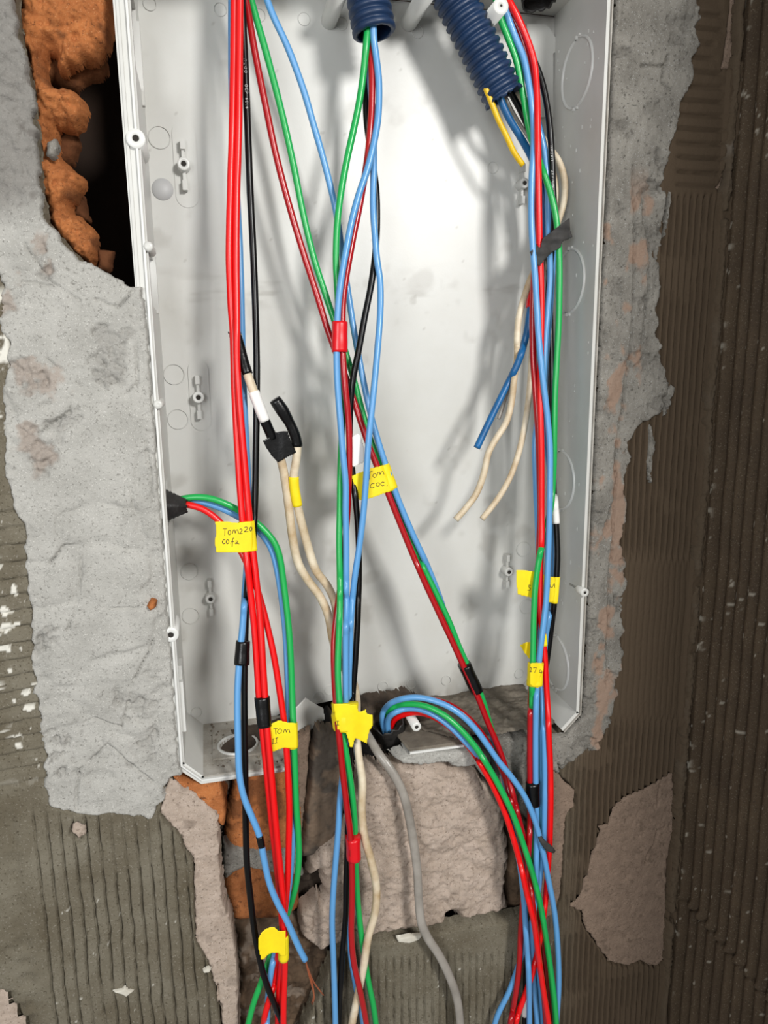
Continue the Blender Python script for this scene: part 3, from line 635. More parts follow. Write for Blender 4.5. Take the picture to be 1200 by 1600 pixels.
# back-panel details
def ringY(name, u, v, r, h=0.0005, w=0.0004, material=None, dep=DD):
    q = P(u, v, dep); s = r/2640.0*(1.0)
    return lathe(name, [(0, s), (h, s-w*0.3), (h, s-w), (0, s-w*1.3)], (0, -1, 0), (q[0], dep-0.0002, q[2]), material or M['plastic'], box, 28)
for (u, v, r) in ((249, 215, 17), (272, 585, 17), (278, 655, 17), (296, 893, 15), (298, 962, 15), (818, 858, 15), (823, 948, 15)):
    ringY('knockout_ring', u, v, r)
q = P(254, 296, DD)
lathe('knockout_disc', [(0, 0.0062), (0.0005, 0.0060), (0.0005, 0.0)], (0, -1, 0), (q[0], DD-0.0003, q[2]), M['spot'], box, 28)
for (u, v) in ((344, 15), (234, 6), (405, 24), (475, 30), (534, 37), (652, 50), (765, 60), (848, 75), (307, 1113), (498, 1088), (515, 1078), (598, 1072), (643, 1068), (697, 1063), (811, 1053), (770, 262)):
    ringY('mould_mark', u, v, 10, 0.0004, 0.00035)
def raised_pad(u, v, w, h):
    q = P(u, v, DD); r = w/2; n = 12
    ol = [(q[0]+r*math.cos(math.pi*i/n), q[2]+h/2-r+r*math.sin(math.pi*i/n)) for i in range(n+1)]+[(q[0]-r*math.cos(math.pi*i/n), q[2]-h/2+r-r*math.sin(math.pi*i/n)) for i in range(n+1)]
    plate('raised_pad', [ol], 0.0005, ((0, DD-0.0003, 0), (1, 0, 0), (0, 0, 1)), M['plastic'], box)
raised_pad(290, 258, 0.0135, 0.048); raised_pad(312, 618, 0.0125, 0.044)
for (u, v, s) in ((287, 257, 1.15), (310, 621, 1.1), (329, 935, 1.0), (818, 287, 1.0), (794, 893, 1.0)):
    q = P(u, v, DD-0.006); x, z = float(q[0]), float(q[2])
    c = lathe('rail_clip', [(0, 0.0034*s), (0.0078, 0.0032*s), (0.0081, 0.0028*s), (0.0081, 0.0014*s), (0.003, 0.0012*s), (0.003, 0)], (0, -1, 0), (x, DD, z), M['plastic_white'] if s > 1.05 else M['plastic'], box, 20)
    lathe('screw_hole_shade', [(0.0083, 0.0013*s), (0.0083, 0.0)], (0, -1, 0), (x, DD, z), M['holedark'], c, 16)  # dark disc on the clip head, painted shade of its hole
    for sg in (-1, 1):
        bm = bmesh.new()
        bx(bm, x-0.0008*s, x+0.0008*s, DD-0.0045, DD, *sorted((z+sg*0.0032*s, z+sg*0.0078*s)))
        bx(bm, x-0.0012*s, x+0.0012*s, DD-0.0062, DD, *sorted((z+sg*0.0074*s, z+sg*0.0122*s)))
        bm_obj('clip_arm', bm, M['plastic'], c)
# shaped corner plate at upper right of the back
q1 = [P(u, v, DD-0.004) for u, v in ((824, 36), (852, 36), (860, 42), (872, 62), (873, 78), (866, 82), (866, 182), (838, 182))]
plate('corner_plate', [[(float(p[0]), float(p[2])) for p in q1]], 0.0016, ((0, DD-0.0020, 0), (1, 0, 0), (0, 0, 1)), M['plastic'], box)
# side wall knock-outs: broken ring of two arcs and nibs on the right wall
for (u, v, r) in ((902, 114, 0.0200), (890, 440, 0.0205), (876, 750, 0.0205), (869, 1035, 0.0200)):
    q = PX(u, v, XR-TH); cyy, czz = float(q[1]), float(q[2])
    for a0, a1 in ((math.radians(98), math.radians(262)), (math.radians(-82), math.radians(82))):
        V = []; F = []; n = 26
        for i in range(n+1):
            a = a0+(a1-a0)*i/n
            for (rr, xx) in ((r, 0.0004), (r-0.0003, -0.0012), (r-0.0013, -0.0012), (r-0.0016, 0.0004)):
                V.append((XR-TH+xx, cyy+rr*math.cos(a), czz+rr*math.sin(a)))
        for i in range(n):
            for k in range(3): F.append((i*4+k, i*4+k+1, i*4+k+5, i*4+k+4))
        npmesh('knockout_ring', V, F, M['plastic_white'], box)
    bm = bmesh.new()
    for a in (84, 96, 264, 276):
        a = math.radians(a); yy, zz = cyy+r*math.cos(a), czz+r*math.sin(a); bx(bm, XR-TH-0.0012, XR-TH+0.0003, yy-0.0007, yy+0.0007, zz-0.0010, zz+0.0010)
        bm_obj('knockout_nib', bm, M['plastic_white'], box); bm = bmesh.new()
    bm.free()
rnd = random.Random(5)
bm = bmesh.new()
for i in range(70):
    yy = rnd.uniform(0.004, DD-0.006); zz = rnd.uniform(ZB+0.02, ZT-0.01); s = rnd.uniform(0.0002, 0.0005)
    bx(bm, XR-TH-0.0003, XR-TH+0.0002, yy-s, yy+s, zz-s*rnd.uniform(1, 3.5), zz+s*2)
o = bm_obj('moulding_nib', bm, M['plastic_white'], box); o['kind'] = 'stuff'
# loose shard of the torn floor
def sheet(name, poly, yfn, material, parent=None, step=0.0008, thick=0.00030, yref=0.0, rag=0.0):
    wp = [P(u, v, yref) for u, v in poly]; wp = [(float(p[0]), float(p[2])) for p in wp]
    bm = bmesh.new()
    cu = np.array(poly, float)
    us = (cu[:, 0].min(), cu[:, 0].max()); vs = (cu[:, 1].min(), cu[:, 1].max())
    n = max(6, int((us[1]-us[0])/1.6)); m_ = max(6, int((vs[1]-vs[0])/1.6))
    gu = np.linspace(us[0]-1, us[1]+1, n); gv = np.linspace(vs[0]-1, vs[1]+1, m_)
    U, Vv = np.meshgrid(gu, gv, indexing='ij'); sd = sdist(U, Vv, [tuple(p) for p in poly])
    # snap slightly-outside points to the outline for clean edges
    ok = sd > -1.0
    Pn = [tuple(p) for p in poly]
    e = 0.3
    gx = (sdist(U+e, Vv, Pn)-sdist(U-e, Vv, Pn))/(2*e); gy = (sdist(U, Vv+e, Pn)-sdist(U, Vv-e, Pn))/(2*e)
    mask = (sd < 0) & ok; U = np.where(mask, U-gx*sd, U); Vv = np.where(mask, Vv-gy*sd, Vv)
    y = yfn(U, Vv); V = P(U, Vv, y).reshape(-1, 3); V2 = P(U, Vv, y+thick).reshape(-1, 3)
    okf = ok[:-1, :-1] & ok[1:, :-1] & ok[1:, 1:] & ok[:-1, 1:]
    idx = np.arange(U.size).reshape(U.shape)
    F = np.stack([idx[:-1, :-1][okf], idx[:-1, 1:][okf], idx[1:, 1:][okf], idx[1:, :-1][okf]], -1)
    edges = {}
    for f in F:
        for k in range(4):
            a, b = int(f[k]), int(f[(k+1) % 4])
            if (b, a) in edges: del edges[(b, a)]
            else: edges[(a, b)] = 1
    N0 = U.size
    FF = np.vstack([F, F[:, ::-1]+N0, np.array([(b, a, a+N0, b+N0) for a, b in edges])])
    VV = np.vstack([V, V2]); used = np.unique(FF); mp = np.full(2*N0, -1); mp[used] = np.arange(len(used))
    o = npmesh(name, VV[used], mp[FF], material, parent, True)
    return o
o = sheet('plastic_shard', [(447, 1112), (463, 1104), (477, 1089), (486, 1096), (505, 1106), (508, 1124), (490, 1138), (464, 1153), (446, 1158), (440, 1130)], lambda u, v: 0.030+0.0001*(v-1100)*-1.2+0.00008*(u-440), M['plastic'], thick=0.0018)
props(o, 'torn grey plastic shard behind the green wire at the broken box floor', 'plastic shard')

# torn black conduit stubs
def rag_tube(name, a, b, r0, r1, seed, material, label, cat, flat=1.0):
    a = np.array(a); b = np.array(b); ax = b-a; L = np.linalg.norm(ax); n = 36; rng = np.random.RandomState(seed)
    ax /= L; h = np.array([0, 0, 1.0]) if abs(ax[2]) < 0.8 else np.array([1.0, 0, 0]); e1 = np.cross(ax, h); e1 /= np.linalg.norm(e1); e2 = np.cross(ax, e1)
    V = []; K = 14
    tip = 0.10*rng.rand(n)
    for side in (0, 1):
        for k in range(K+1):
            t = k/K; r = r0+(r1-r0)*t - side*0.0009
            for j in range(n):
                th = 2*math.pi*j/n; tt = t*(1-tip[j])
                rr = r*(1+0.05*math.sin(5*th+seed)+0.04*math.sin(t*40))
                V.append(a+ax*L*tt+e1*rr*math.cos(th)+e2*rr*math.sin(th)*flat)
    F = []
    for side in (0, 1):
        o_ = side*(K+1)*n
        for k in range(K):
            for j in range(n):
                q = (o_+k*n+j, o_+k*n+(j+1) % n, o_+(k+1)*n+(j+1) % n, o_+(k+1)*n+j); F.append(q if side == 0 else q[::-1])
    s = (K+1)*n
    for j in range(n): F.append((K*n+j, K*n+(j+1) % n, s+K*n+(j+1) % n, s+K*n+j))
    o = npmesh(name, V, F, material); return props(o, label, cat)
rag_tube('conduit_stub', P(252, 790, 0.015), P(294, 791, 0.015), 0.0128, 0.0045, 3, M['blackrub'], 'torn black conduit end poking through the left side of the box', 'conduit', 0.8)
rag_tube('conduit_stub', P(620, 1168, 0.040), P(604, 1122, 0.026), 0.0105, 0.0110, 7, M['blackrub'], 'torn black conduit mouth at the broken floor with the arching wires', 'conduit')
rag_tube('conduit_stub', P(522, 1185, 0.045), P(518, 1128, 0.034), 0.0090, 0.0095, 9, M['blackrub'], 'charred black conduit mouth hidden behind the middle wires', 'conduit')

rag_tube('conduit_stub', P(838, -40, 0.036), P(842, 6, 0.034), 0.0118, 0.0100, 13, M['blackrub'], 'dark torn conduit mouth at the top right edge above the knockout ring', 'conduit')
# ------------------------------------------------------------------ blue corrugated conduits
def conduit(pts, R, pitch, label, jag, seed):
    pts = [P(*p) for p in pts]; pts = np.array(pts)
    seg = np.linalg.norm(np.diff(pts, axis=0), axis=1); s = np.concatenate([[0], np.cumsum(seg)]); L = s[-1]
    n = int(L/(pitch/8)); ts = np.linspace(0, L, n); n_t = 40; rng = np.random.RandomState(seed)
    C = np.stack([np.interp(ts, s, pts[:, k]) for k in range(3)], -1)
    for _ in range(30): C[1:-1] = 0.25*C[:-2]+0.5*C[1:-1]+0.25*C[2:]
    T = np.gradient(C, axis=0); T /= np.linalg.norm(T, axis=1)[:, None]
    rings = []
    jj = jag*rng.rand(n_t)
    def ringv(c, t, r, sh=0):
        e1 = np.cross(t, [0, 1, 0]); e1 /= np.linalg.norm(e1); e2 = np.cross(t, e1); th = np.arange(n_t)*2*math.pi/n_t
        return c+np.outer(r*np.cos(th), e1)+np.outer(r*np.sin(th), e2)+np.outer(np.ones(n_t)*sh, t)
    for i in range(n):
        ph = (ts[i]/pitch) % 1; prof = 0.5+0.5*math.cos(2*math.pi*ph); prof = min(1, prof*1.5)
        r = R - 0.0017*(1-prof)
        rings.append(ringv(C[i], T[i], r, jj if i == n-1 else 0))
    for i in range(n-1, max(0, n-60), -1):
        rings.append(ringv(C[i], T[i], R-0.0027, jj if i == n-1 else 0))
    V = np.vstack(rings); F = []
    for i in range(len(rings)-1):
        for j in range(n_t): F.append((i*n_t+j, i*n_t+(j+1) % n_t, (i+1)*n_t+(j+1) % n_t, (i+1)*n_t+j))
    o = npmesh('corrugated_conduit', V, F, M['conduit']); props(o, label, 'conduit'); return o
conduit([(566, -75, 0.026), (571, -30, 0.026), (578, 15, 0.025), (585, 52, 0.024)], 0.0122, 0.0049, 'dark blue corrugated conduit hanging at the top centre with a clean cut end', 0.0006, 2)
conduit([(672, -90, 0.030), (702, -20, 0.030), (745, 65, 0.029), (786, 150, 0.028)], 0.0122, 0.0047, 'longer slanting dark blue corrugated conduit with frayed lower end', 0.0022, 4)

# ------------------------------------------------------------------ wires
BV = [(-200, 24), (0, 25), (300, 23), (500, 20), (900, 7), (1100, -5), (1180, -11), (1260, -14), (1700, -15)]
def base_d(v): return np.interp(v, [b[0] for b in BV], [b[1] for b in BV])
R1 = 0.00196
WIRES = []
def wire(key, mt, label, pts, off=0, r=R1, flat=1.0, group=None, name='wire', cat='wire'):
    WIRES.append(dict(key=key, mat=mt, label=label, pts=pts, off=off, r=r, flat=flat, group=group, name=name, cat=cat))
# -- left bundle
wire('LA', 'red', 'bright red wire, left one of the straight red pair at far left', [(367, -100), (366, 0), (365, 100), (363, 200), (360, 300), (358, 400), (361, 480), (364, 520), (366, 600), (371, 700), (377, 790), (384, 860), (392, 930), (399, 1000), (404, 1080), (409, 1130), (416, 1200), (425, 1290), (434, 1370), (440, 1430), (441, 1490), (436, 1550), (433, 1640)], off=-4)
wire('LB', 'red', 'bright red wire, right one of the straight red pair at far left', [(375, -100), (375, 0), (374, 100), (373, 200), (370, 300), (369, 400), (370, 500), (370, 560), (375, 640), (382, 720), (388, 790), (394, 850), (400, 900), (406, 960), (411, 1040), (417, 1130), (424, 1210), (433, 1310), (441, 1390), (444, 1440), (445, 1510), (443, 1570), (443, 1640)], off=-5)
wire('LC', 'red', 'red wire leaving the left conduit stub and running down beside the red pair', [(278, 788, 17), (296, 789, 15), (318, 796, 14), (340, 812, 13), (362, 838, 12), (384, 876), (400, 915), (413, 960), (427, 1020), (437, 1080), (444, 1130), (449, 1190), (452, 1260), (451, 1320), (449, 1380), (443, 1440), (435, 1490), (427, 1540), (413, 1590), (408, 1640)], off=-1)
wire('LD', 'blue', 'blue wire behind the red pair, stripped copper end at lower left', [(362, -100), (362, 0), (362, 100), (364, 200), (369, 290), (374, 380), (377, 470), (379, 560), (382, 640), (386, 720), (389, 790), (387, 860), (383, 920), (379, 980), (374, 1030), (371, 1090), (372, 1160), (374, 1210), (381, 1245), (393, 1275), (405, 1305), (413, 1345), (421, 1380), (434, 1412), (448, 1438), (460, 1465), (470, 1487), (477, 1500)], off=[(0, 4), (900, 3), (1000, -3), (1200, -6), (1330, -12), (1500, -13)])
wire('LE', 'black', 'black wire just right of the straight red pair', [(376, -100), (379, 20), (383, 100), (387, 200), (391, 300), (396, 400), (399, 480), (401, 560), (401, 640), (400, 700), (399, 760), (397, 820), (394, 860), (388, 900), (385, 940), (383, 1000), (382, 1060), (382, 1120), (383, 1200), (384, 1290), (386, 1350), (391, 1400), (397, 1450), (404, 1490), (414, 1530), (428, 1567), (438, 1590), (450, 1620), (460, 1640)], off=[(0, 3), (800, 0), (1000, 1), (1450, -2), (1510, -7), (1600, -4)])
wire('LF', 'green', 'green wire arching out of the left conduit stub', [(278, 781, 18), (300, 777, 17), (325, 778, 16), (350, 786, 15), (372, 797, 14), (396, 813, 13), (415, 830, 11), (430, 850, 10), (438, 875, 9), (443, 910), (448, 950), (452, 990), (455, 1040), (457, 1100), (459, 1150), (461, 1210), (463, 1260), (466, 1300), (467, 1340), (463, 1380), (455, 1410), (446, 1435), (433, 1463), (423, 1492), (410, 1530), (397, 1565), (388, 1600), (382, 1640)], off=[(900, 2), (1200, 2), (1420, 4), (1500, 1)])
wire('LG', 'blue', 'blue wire tucked against the green wire from the left stub', [(278, 786, 22), (305, 784, 21), (335, 790, 20), (362, 802, 19), (392, 820, 18), (410, 836, 16), (424, 858, 14), (432, 885, 12), (438, 920), (444, 965), (448, 1020), (450, 1075), (453, 1140), (457, 1200), (459, 1260), (457, 1310), (453, 1370), (446, 1420), (436, 1470), (427, 1500), (420, 1545), (417, 1600), (414, 1640)], off=[(900, 6), (1200, 5), (1420, 2), (1500, -1)])
# -- diagonal trio
wire('DR', 'dkred', 'dark red wire running diagonally from top left to lower right', [(366, -100), (376, -40), (386, 10), (398, 80), (415, 165), (432, 245), (453, 325), (475, 398), (495, 460), (512, 515), (527, 556), (545, 602), (560, 648), (577, 698), (593, 738), (610, 780), (630, 830), (655, 890), (680, 945), (702, 992), (724, 1040), (748, 1092), (762, 1128), (777, 1163), (790, 1200), (801, 1240), (812, 1285), (823, 1330), (834, 1380), (842, 1430), (848, 1480), (853, 1530), (859, 1590), (864, 1640)], off=[(0, 4), (500, 7), (1100, 2), (1200, 4), (1300, 5), (1600, 4)])
wire('DG', 'green', 'green wire running diagonally between the dark red and the blue one', [(366, -100), (384, -30), (398, 20), (418, 90), (440, 175), (457, 250), (474, 335), (491, 405), (507, 455), (521, 497), (534, 532), (547, 573), (560, 620), (573, 668), (588, 712), (604, 752), (620, 795), (637, 835), (660, 884), (685, 935), (702, 972), (718, 1012), (735, 1050), (752, 1087), (765, 1130), (779, 1172), (789, 1215), (800, 1250), (812, 1300), (825, 1360), (838, 1420), (846, 1480), (856, 1540), (864, 1600), (868, 1640)], off=[(0, 8), (500, 10), (760, 9), (1060, 4), (1200, 9), (1600, 8)])
wire('DB', 'blue', 'blue wire running diagonally from the top, right of the green one', [(388, -100), (408, -30), (424, 18), (450, 75), (474, 140), (490, 195), (503, 240), (516, 290), (526, 335), (534, 390), (543, 450), (552, 510), (562, 565), (572, 615), (583, 662), (596, 706), (611, 750), (626, 790), (645, 835), (665, 878), (684, 925), (699, 970), (714, 1012), (734, 1055), (752, 1095), (766, 1138), (780, 1185), (792, 1235), (806, 1290), (822, 1360), (834, 1430), (838, 1500), (839, 1560), (838, 1640)], off=[(0, 8), (400, 12), (700, 4), (1000, 9), (1200, 12), (1600, 7)])
# -- centre bundle
wire('CG', 'green', 'green wire out of the top centre conduit, leftmost of its bundle', [(578, -60), (576, 20), (573, 60), (570, 95), (563, 150), (553, 200), (542, 250), (533, 300), (527, 350), (525, 400), (527, 450), (530, 500), (534, 560), (535, 620), (534, 680), (532, 730), (531, 790), (530, 850), (531, 900), (531, 950), (529, 1000), (528, 1050), (530, 1090), (535, 1140), (543, 1190), (549, 1230), (554, 1280), (555, 1320), (557, 1380), (561, 1430), (567, 1480), (575, 1530), (584, 1575), (592, 1640)], off=[(0, -2), (400, 0), (520, 4), (800, 2), (1000, -3), (1150, -3), (1250, 1)])
wire('CB', 'blue', 'blue wire out of the top centre conduit, taped red to its neighbour', [(580, -60), (583, 20), (584, 60), (588, 90), (592, 130), (591, 180), (585, 220), (575, 262), (562, 300), (551, 340), (542, 385), (534, 430), (529, 470), (527, 510), (526, 560), (528, 610), (532, 660), (536, 710), (540, 755), (540, 800), (541, 850), (541, 900), (541, 950), (540, 1000), (540, 1050), (540, 1100), (540, 1150), (537, 1200), (532, 1240), (529, 1290), (525, 1340), (521, 1390), (519, 1440), (521, 1500), (523, 1560), (525, 1640)], off=[(0, -4), (500, -5), (900, -1), (1050, 0), (1150, 3), (1250, 1)])
wire('CR', 'dkred', 'red wire out of the top centre conduit, right side of the red tape', [(574, -60), (577, 20), (578, 60), (581, 110), (581, 160), (578, 210), (573, 255), (564, 310), (553, 365), (543, 420), (536, 470), (535, 520), (536, 560), (539, 600), (544, 650), (546, 700), (545, 750), (543, 800), (539, 850), (534, 900), (527, 950), (522, 1000), (522, 1050), (526, 1110), (531, 1160), (536, 1210), (542, 1260), (548, 1310), (550, 1360), (550, 1410), (549, 1460), (553, 1505), (562, 1545), (571, 1590), (578, 1640)], off=[(0, 0), (300, -2), (600, -4), (800, 4), (950, 2), (1150, -4), (1300, -5)])
wire('CK', 'black', 'black wire out of the top centre conduit, curving behind the blue one', [(570, -60), (571, 20), (573, 70), (572, 120), (573, 190), (582, 250), (588, 300), (589, 350), (586, 400), (580, 445), (570, 495), (561, 545), (552, 590), (547, 640), (547, 690), (551, 740), (556, 785), (560, 835), (561, 885), (560, 935), (558, 985), (555, 1035), (551, 1090), (549, 1150), (546, 1200), (544, 1260), (543, 1320), (541, 1380), (540, 1430), (535, 1490), (531, 1550), (527, 1640)], off=[(0, 4), (280, 3), (450, 1), (560, 0), (640, 3), (800, 3), (1100, 3), (1250, 3)])
wire('CC', 'blue', 'blue wire crossing in front of the yellow TOM COC tag', [(566, -60), (571, 20), (574, 60), (578, 120), (583, 190), (584, 250), (583, 320), (586, 370), (589, 405), (594, 440), (594, 490), (590, 545), (585, 600), (580, 650), (575, 700), (572, 750), (568, 800), (562, 850), (554, 905), (549, 960), (547, 1010), (545, 1060), (545, 1120), (546, 1180), (545, 1260), (545, 1350), (545, 1430), (548, 1490), (556, 1540), (566, 1590), (572, 1640)], off=[(0, 3), (200, 1), (400, -2), (650, -7), (800, -3), (1000, 0), (1150, 5), (1300, 6)])
# -- arc bundle
wire('AB', 'blue', 'outer blue wire of the arch rising from the torn conduit mouth', [(606, 1165, 36), (597, 1118, 27), (607, 1101, 20), (628, 1092, 12), (656, 1090, 5), (690, 1099, -2), (718, 1115, -6), (742, 1138, -9), (762, 1165, -12), (781, 1192), (800, 1215), (820, 1245), (836, 1283), (848, 1330), (858, 1380), (867, 1430), (872, 1490), (873, 1540), (870, 1590), (866, 1640)], off=[(1180, -3), (1300, -6), (1600, 0)])
wire('AG', 'green', 'green wire of the arch rising from the torn conduit mouth', [(610, 1165, 37), (602, 1120, 28), (614, 1105, 20), (636, 1100, 12), (664, 1103, 4), (692, 1116, -3), (718, 1138, -8), (742, 1166, -11), (764, 1200), (784, 1236), (802, 1274), (818, 1320), (832, 1365), (844, 1412), (853, 1465), (861, 1520), (867, 1570), (872, 1640)], off=[(1180, -4), (1300, -6), (1600, -2)])
wire('AC', 'blue', 'inner blue wire of the arch rising from the torn conduit mouth', [(612, 1168, 33), (606, 1124, 24), (624, 1110, 16), (650, 1107, 8), (676, 1116, 1), (702, 1134, -4), (728, 1160, -8), (750, 1185, -10), (772, 1222), (789, 1262), (802, 1305), (812, 1350), (818, 1400), (822, 1460), (826, 1520), (827, 1580), (827, 1640)], off=[(1180, 1), (1300, 1), (1400, -1), (1600, -1)])
wire('AR', 'dkred', 'dark red wire at the back of the arch from the torn conduit mouth', [(604, 1165, 40), (600, 1122, 32), (615, 1105, 25), (645, 1092, 18), (680, 1094, 10), (706, 1103, 5), (732, 1122, 0), (754, 1148, -3), (772, 1178, -5), (788, 1212, -7), (798, 1250, -9), (808, 1290, -9), (820, 1340, -10), (829, 1390), (836, 1440), (843, 1500), (850, 1560), (856, 1640)], off=1)
wire('AQ', 'red', 'bright red wire hugging the left of the arch bundle as it falls', [(618, 1172, 39), (612, 1130, 29), (632, 1116, 20), (660, 1114, 12), (690, 1127, 4), (716, 1148, -2), (738, 1174, -7), (757, 1204), (774, 1236), (789, 1270), (802, 1310), (813, 1350), (823, 1395), (834, 1440), (841, 1490), (848, 1540), (856, 1590), (862, 1640)], off=[(1180, -1), (1300, -4), (1600, -3)])
# -- right bundle
wire('RG', 'green', 'green wire of the right bundle, bowing right past the dusty tape', [(765, -90), (772, -20), (781, 25), (795, 62), (807, 95), (815, 135), (822, 175), (829, 212), (840, 245), (852, 277), (861, 305), (868, 335), (872, 370), (874, 410), (874, 450), (873, 500), (870, 560), (867, 620), (866, 680), (865, 730), (861, 790), (852, 830), (843, 870), (837, 910), (834, 960), (833, 1010), (832, 1050), (831, 1090), (832, 1150), (833, 1230), (836, 1300), (832, 1380), (836, 1450), (843, 1500), (850, 1560), (858, 1640)], off=[(0, 0), (250, 2), (330, -3), (700, -2), (800, 4), (900, -4), (1060, -4), (1150, 2), (1300, 4)])
wire('RB', 'blue', 'front blue wire of the right bundle', [(772, -90), (780, -20), (792, 22), (806, 60), (818, 90), (826, 130), (832, 175), (834, 220), (831, 275), (830, 330), (832, 380), (836, 430), (839, 480), (842, 530), (848, 590), (855, 650), (859, 700), (859, 760), (858, 820), (856, 880), (853, 940), (848, 985), (843, 1025), (839, 1070), (837, 1130), (837, 1220), (838, 1270), (838, 1330), (836, 1400), (832, 1450), (833, 1520), (838, 1580), (842, 1640)], off=[(0, -1), (300, -4), (900, -5), (1200, -1), (1400, 3)])
wire('RR', 'red', 'bright red front wire of the right bundle', [(778, -90), (785, -40), (793, -5), (808, 25), (824, 62), (835, 100), (839, 150), (840, 200), (841, 260), (842, 320), (843, 380), (845, 430), (846, 480), (845, 540), (844, 600), (845, 660), (846, 720), (846, 780), (846, 840), (844, 900), (845, 960), (850, 1010), (853, 1060), (856, 1110), (858, 1160), (860, 1210), (860, 1270), (858, 1330), (853, 1400), (848, 1440), (842, 1475), (832, 1520), (820, 1555), (808, 1590), (800, 1640)], off=[(0, -4), (300, -5), (450, -2), (700, -2), (900, 0), (1050, 1), (1300, 1)])
wire('RS', 'dkred', 'second red wire of the right bundle, on its left side below', [(770, -90), (778, -20), (792, 12), (810, 45), (824, 90), (833, 140), (838, 200), (838, 270), (838, 340), (836, 400), (833, 460), (832, 510), (833, 560), (837, 620), (841, 680), (843, 740), (844, 800), (842, 860), (839, 920), (836, 980), (832, 1040), (829, 1100), (828, 1160), (828, 1220), (828, 1290), (824, 1350), (818, 1400), (814, 1450), (811, 1510), (806, 1550), (799, 1590), (790, 1640)], off=[(0, 3), (420, 0), (600, 1), (850, 3), (1000, 4), (1100, -1), (1250, 1)])
wire('RC', 'blue', 'rear blue wire of the right bundle', [(766, -90), (774, -20), (786, 25), (802, 62), (816, 95), (827, 135), (840, 190), (850, 235), (855, 280), (857, 330), (858, 380), (860, 430), (856, 480), (852, 530), (849, 590), (842, 640), (836, 690), (837, 750), (840, 820), (842, 880), (843, 950), (845, 1010), (847, 1080), (850, 1150), (851, 1220), (850, 1290), (846, 1350), (836, 1420), (822, 1470), (808, 1515), (795, 1550), (776, 1590), (765, 1640)], off=[(0, 2), (250, 5), (450, 4), (900, 6), (1100, 3), (1300, 5)])
wire('RD', 'blue', 'blue wire beside the black one on the right edge of the right bundle', [(776, -90), (784, -20), (798, 30), (812, 70), (822, 110), (832, 155), (846, 210), (856, 260), (862, 320), (864, 380), (862, 440), (858, 500), (853, 560), (851, 620), (855, 700), (862, 760), (865, 820), (866, 860), (864, 920), (858, 960), (852, 1000), (848, 1060), (846, 1120), (846, 1200), (846, 1280), (843, 1350), (838, 1430), (840, 1500), (845, 1560), (848, 1640)], off=[(0, 5), (250, 8), (700, 7), (900, 4), (1100, 7), (1300, 7)])
wire('RK', 'black', 'black wire of the right bundle with pale print along it', [(772, -90), (782, -20), (800, 25), (822, 70), (840, 108), (851, 145), (858, 190), (862, 240), (864, 290), (866, 340), (862, 390), (858, 440), (855, 500), (853, 560), (856, 640), (861, 710), (865, 765), (869, 820), (871, 870), (868, 920), (864, 960), (859, 1000), (852, 1050), (845, 1100), (843, 1150), (844, 1220), (844, 1300), (838, 1380), (828, 1450), (822, 1520), (820, 1580), (820, 1640)], off=[(0, 6), (200, 1), (330, 2), (450, 9), (700, 10), (850, 2), (1000, 6), (1200, 8), (1400, 6)])
# -- short and old wires
wire('WC', 'cream', 'stiff cream wire looping at right and ending cut, longer one ending at left', [(800, 130, 34), (830, 180, 36), (853, 225, 36), (872, 250, 34), (882, 280, 32), (881, 315, 31), (872, 345, 31), (855, 385, 32), (836, 420, 32), (822, 455, 30), (811, 495, 28), (808, 530, 27), (808, 560, 26), (803, 595, 24), (799, 630, 23), (791, 660, 22), (776, 684, 21), (763, 708, 20), (756, 740, 20), (744, 772, 20), (727, 795, 20), (712, 812, 20)], off=0, r=0.0021)
wire('WD', 'cream', 'stiff cream wire ending cut, beside the right bundle', [(806, 130, 38), (836, 190, 40), (856, 240, 39), (868, 290, 37), (868, 340, 37), (858, 390, 38), (844, 440, 37), (836, 490, 35), (832, 540, 33), (829, 590, 31), (824, 640, 29), (816, 685, 27), (806, 722, 25), (794, 752, 24), (776, 782, 23), (753, 811, 22)], off=0, r=0.0020)
wire('TB', 'teal', 'steel blue wire from the slanting conduit, cut short', [(768, 110, 30), (782, 155, 30), (796, 186, 31), (813, 214, 32), (830, 245, 35), (846, 290, 37), (852, 340, 38), (848, 385, 36), (836, 430, 33), (829, 480, 30), (822, 525, 28), (810, 565, 25), (792, 602, 24), (775, 637, 23), (760, 668, 22), (745, 700, 21)], off=0, r=0.0022)
wire('TG', 'greycable', 'thin grey wire beside the steel blue one, cut short', [(776, 110, 36), (790, 152, 36), (806, 184, 37), (824, 212, 38), (846, 250, 41), (862, 300, 42), (858, 360, 42), (842, 430, 38), (828, 490, 36), (815, 540, 32), (802, 582, 30), (792, 615, 29), (784, 640, 29), (779, 655, 29)], off=0, r=0.0012)
wire('TK', 'black', 'black wire leaving the slanting conduit behind the green one', [(782, 105, 33), (797, 142, 33), (812, 170, 35), (828, 205, 37), (846, 245, 41), (860, 300, 44), (862, 360, 44), (858, 420, 42), (860, 500, 38), (862, 600, 33), (863, 700, 29), (866, 790, 22), (866, 850, 21), (862, 900, 19), (856, 950, 18)], off=0, r=0.0019)
wire('TY', 'yellowwire', 'short yellow wire stub below the slanting conduit', [(758, 135, 24), (771, 168, 24), (780, 190, 24), (792, 214, 25), (803, 238, 25), (817, 258, 26)], off=0, r=0.0017)
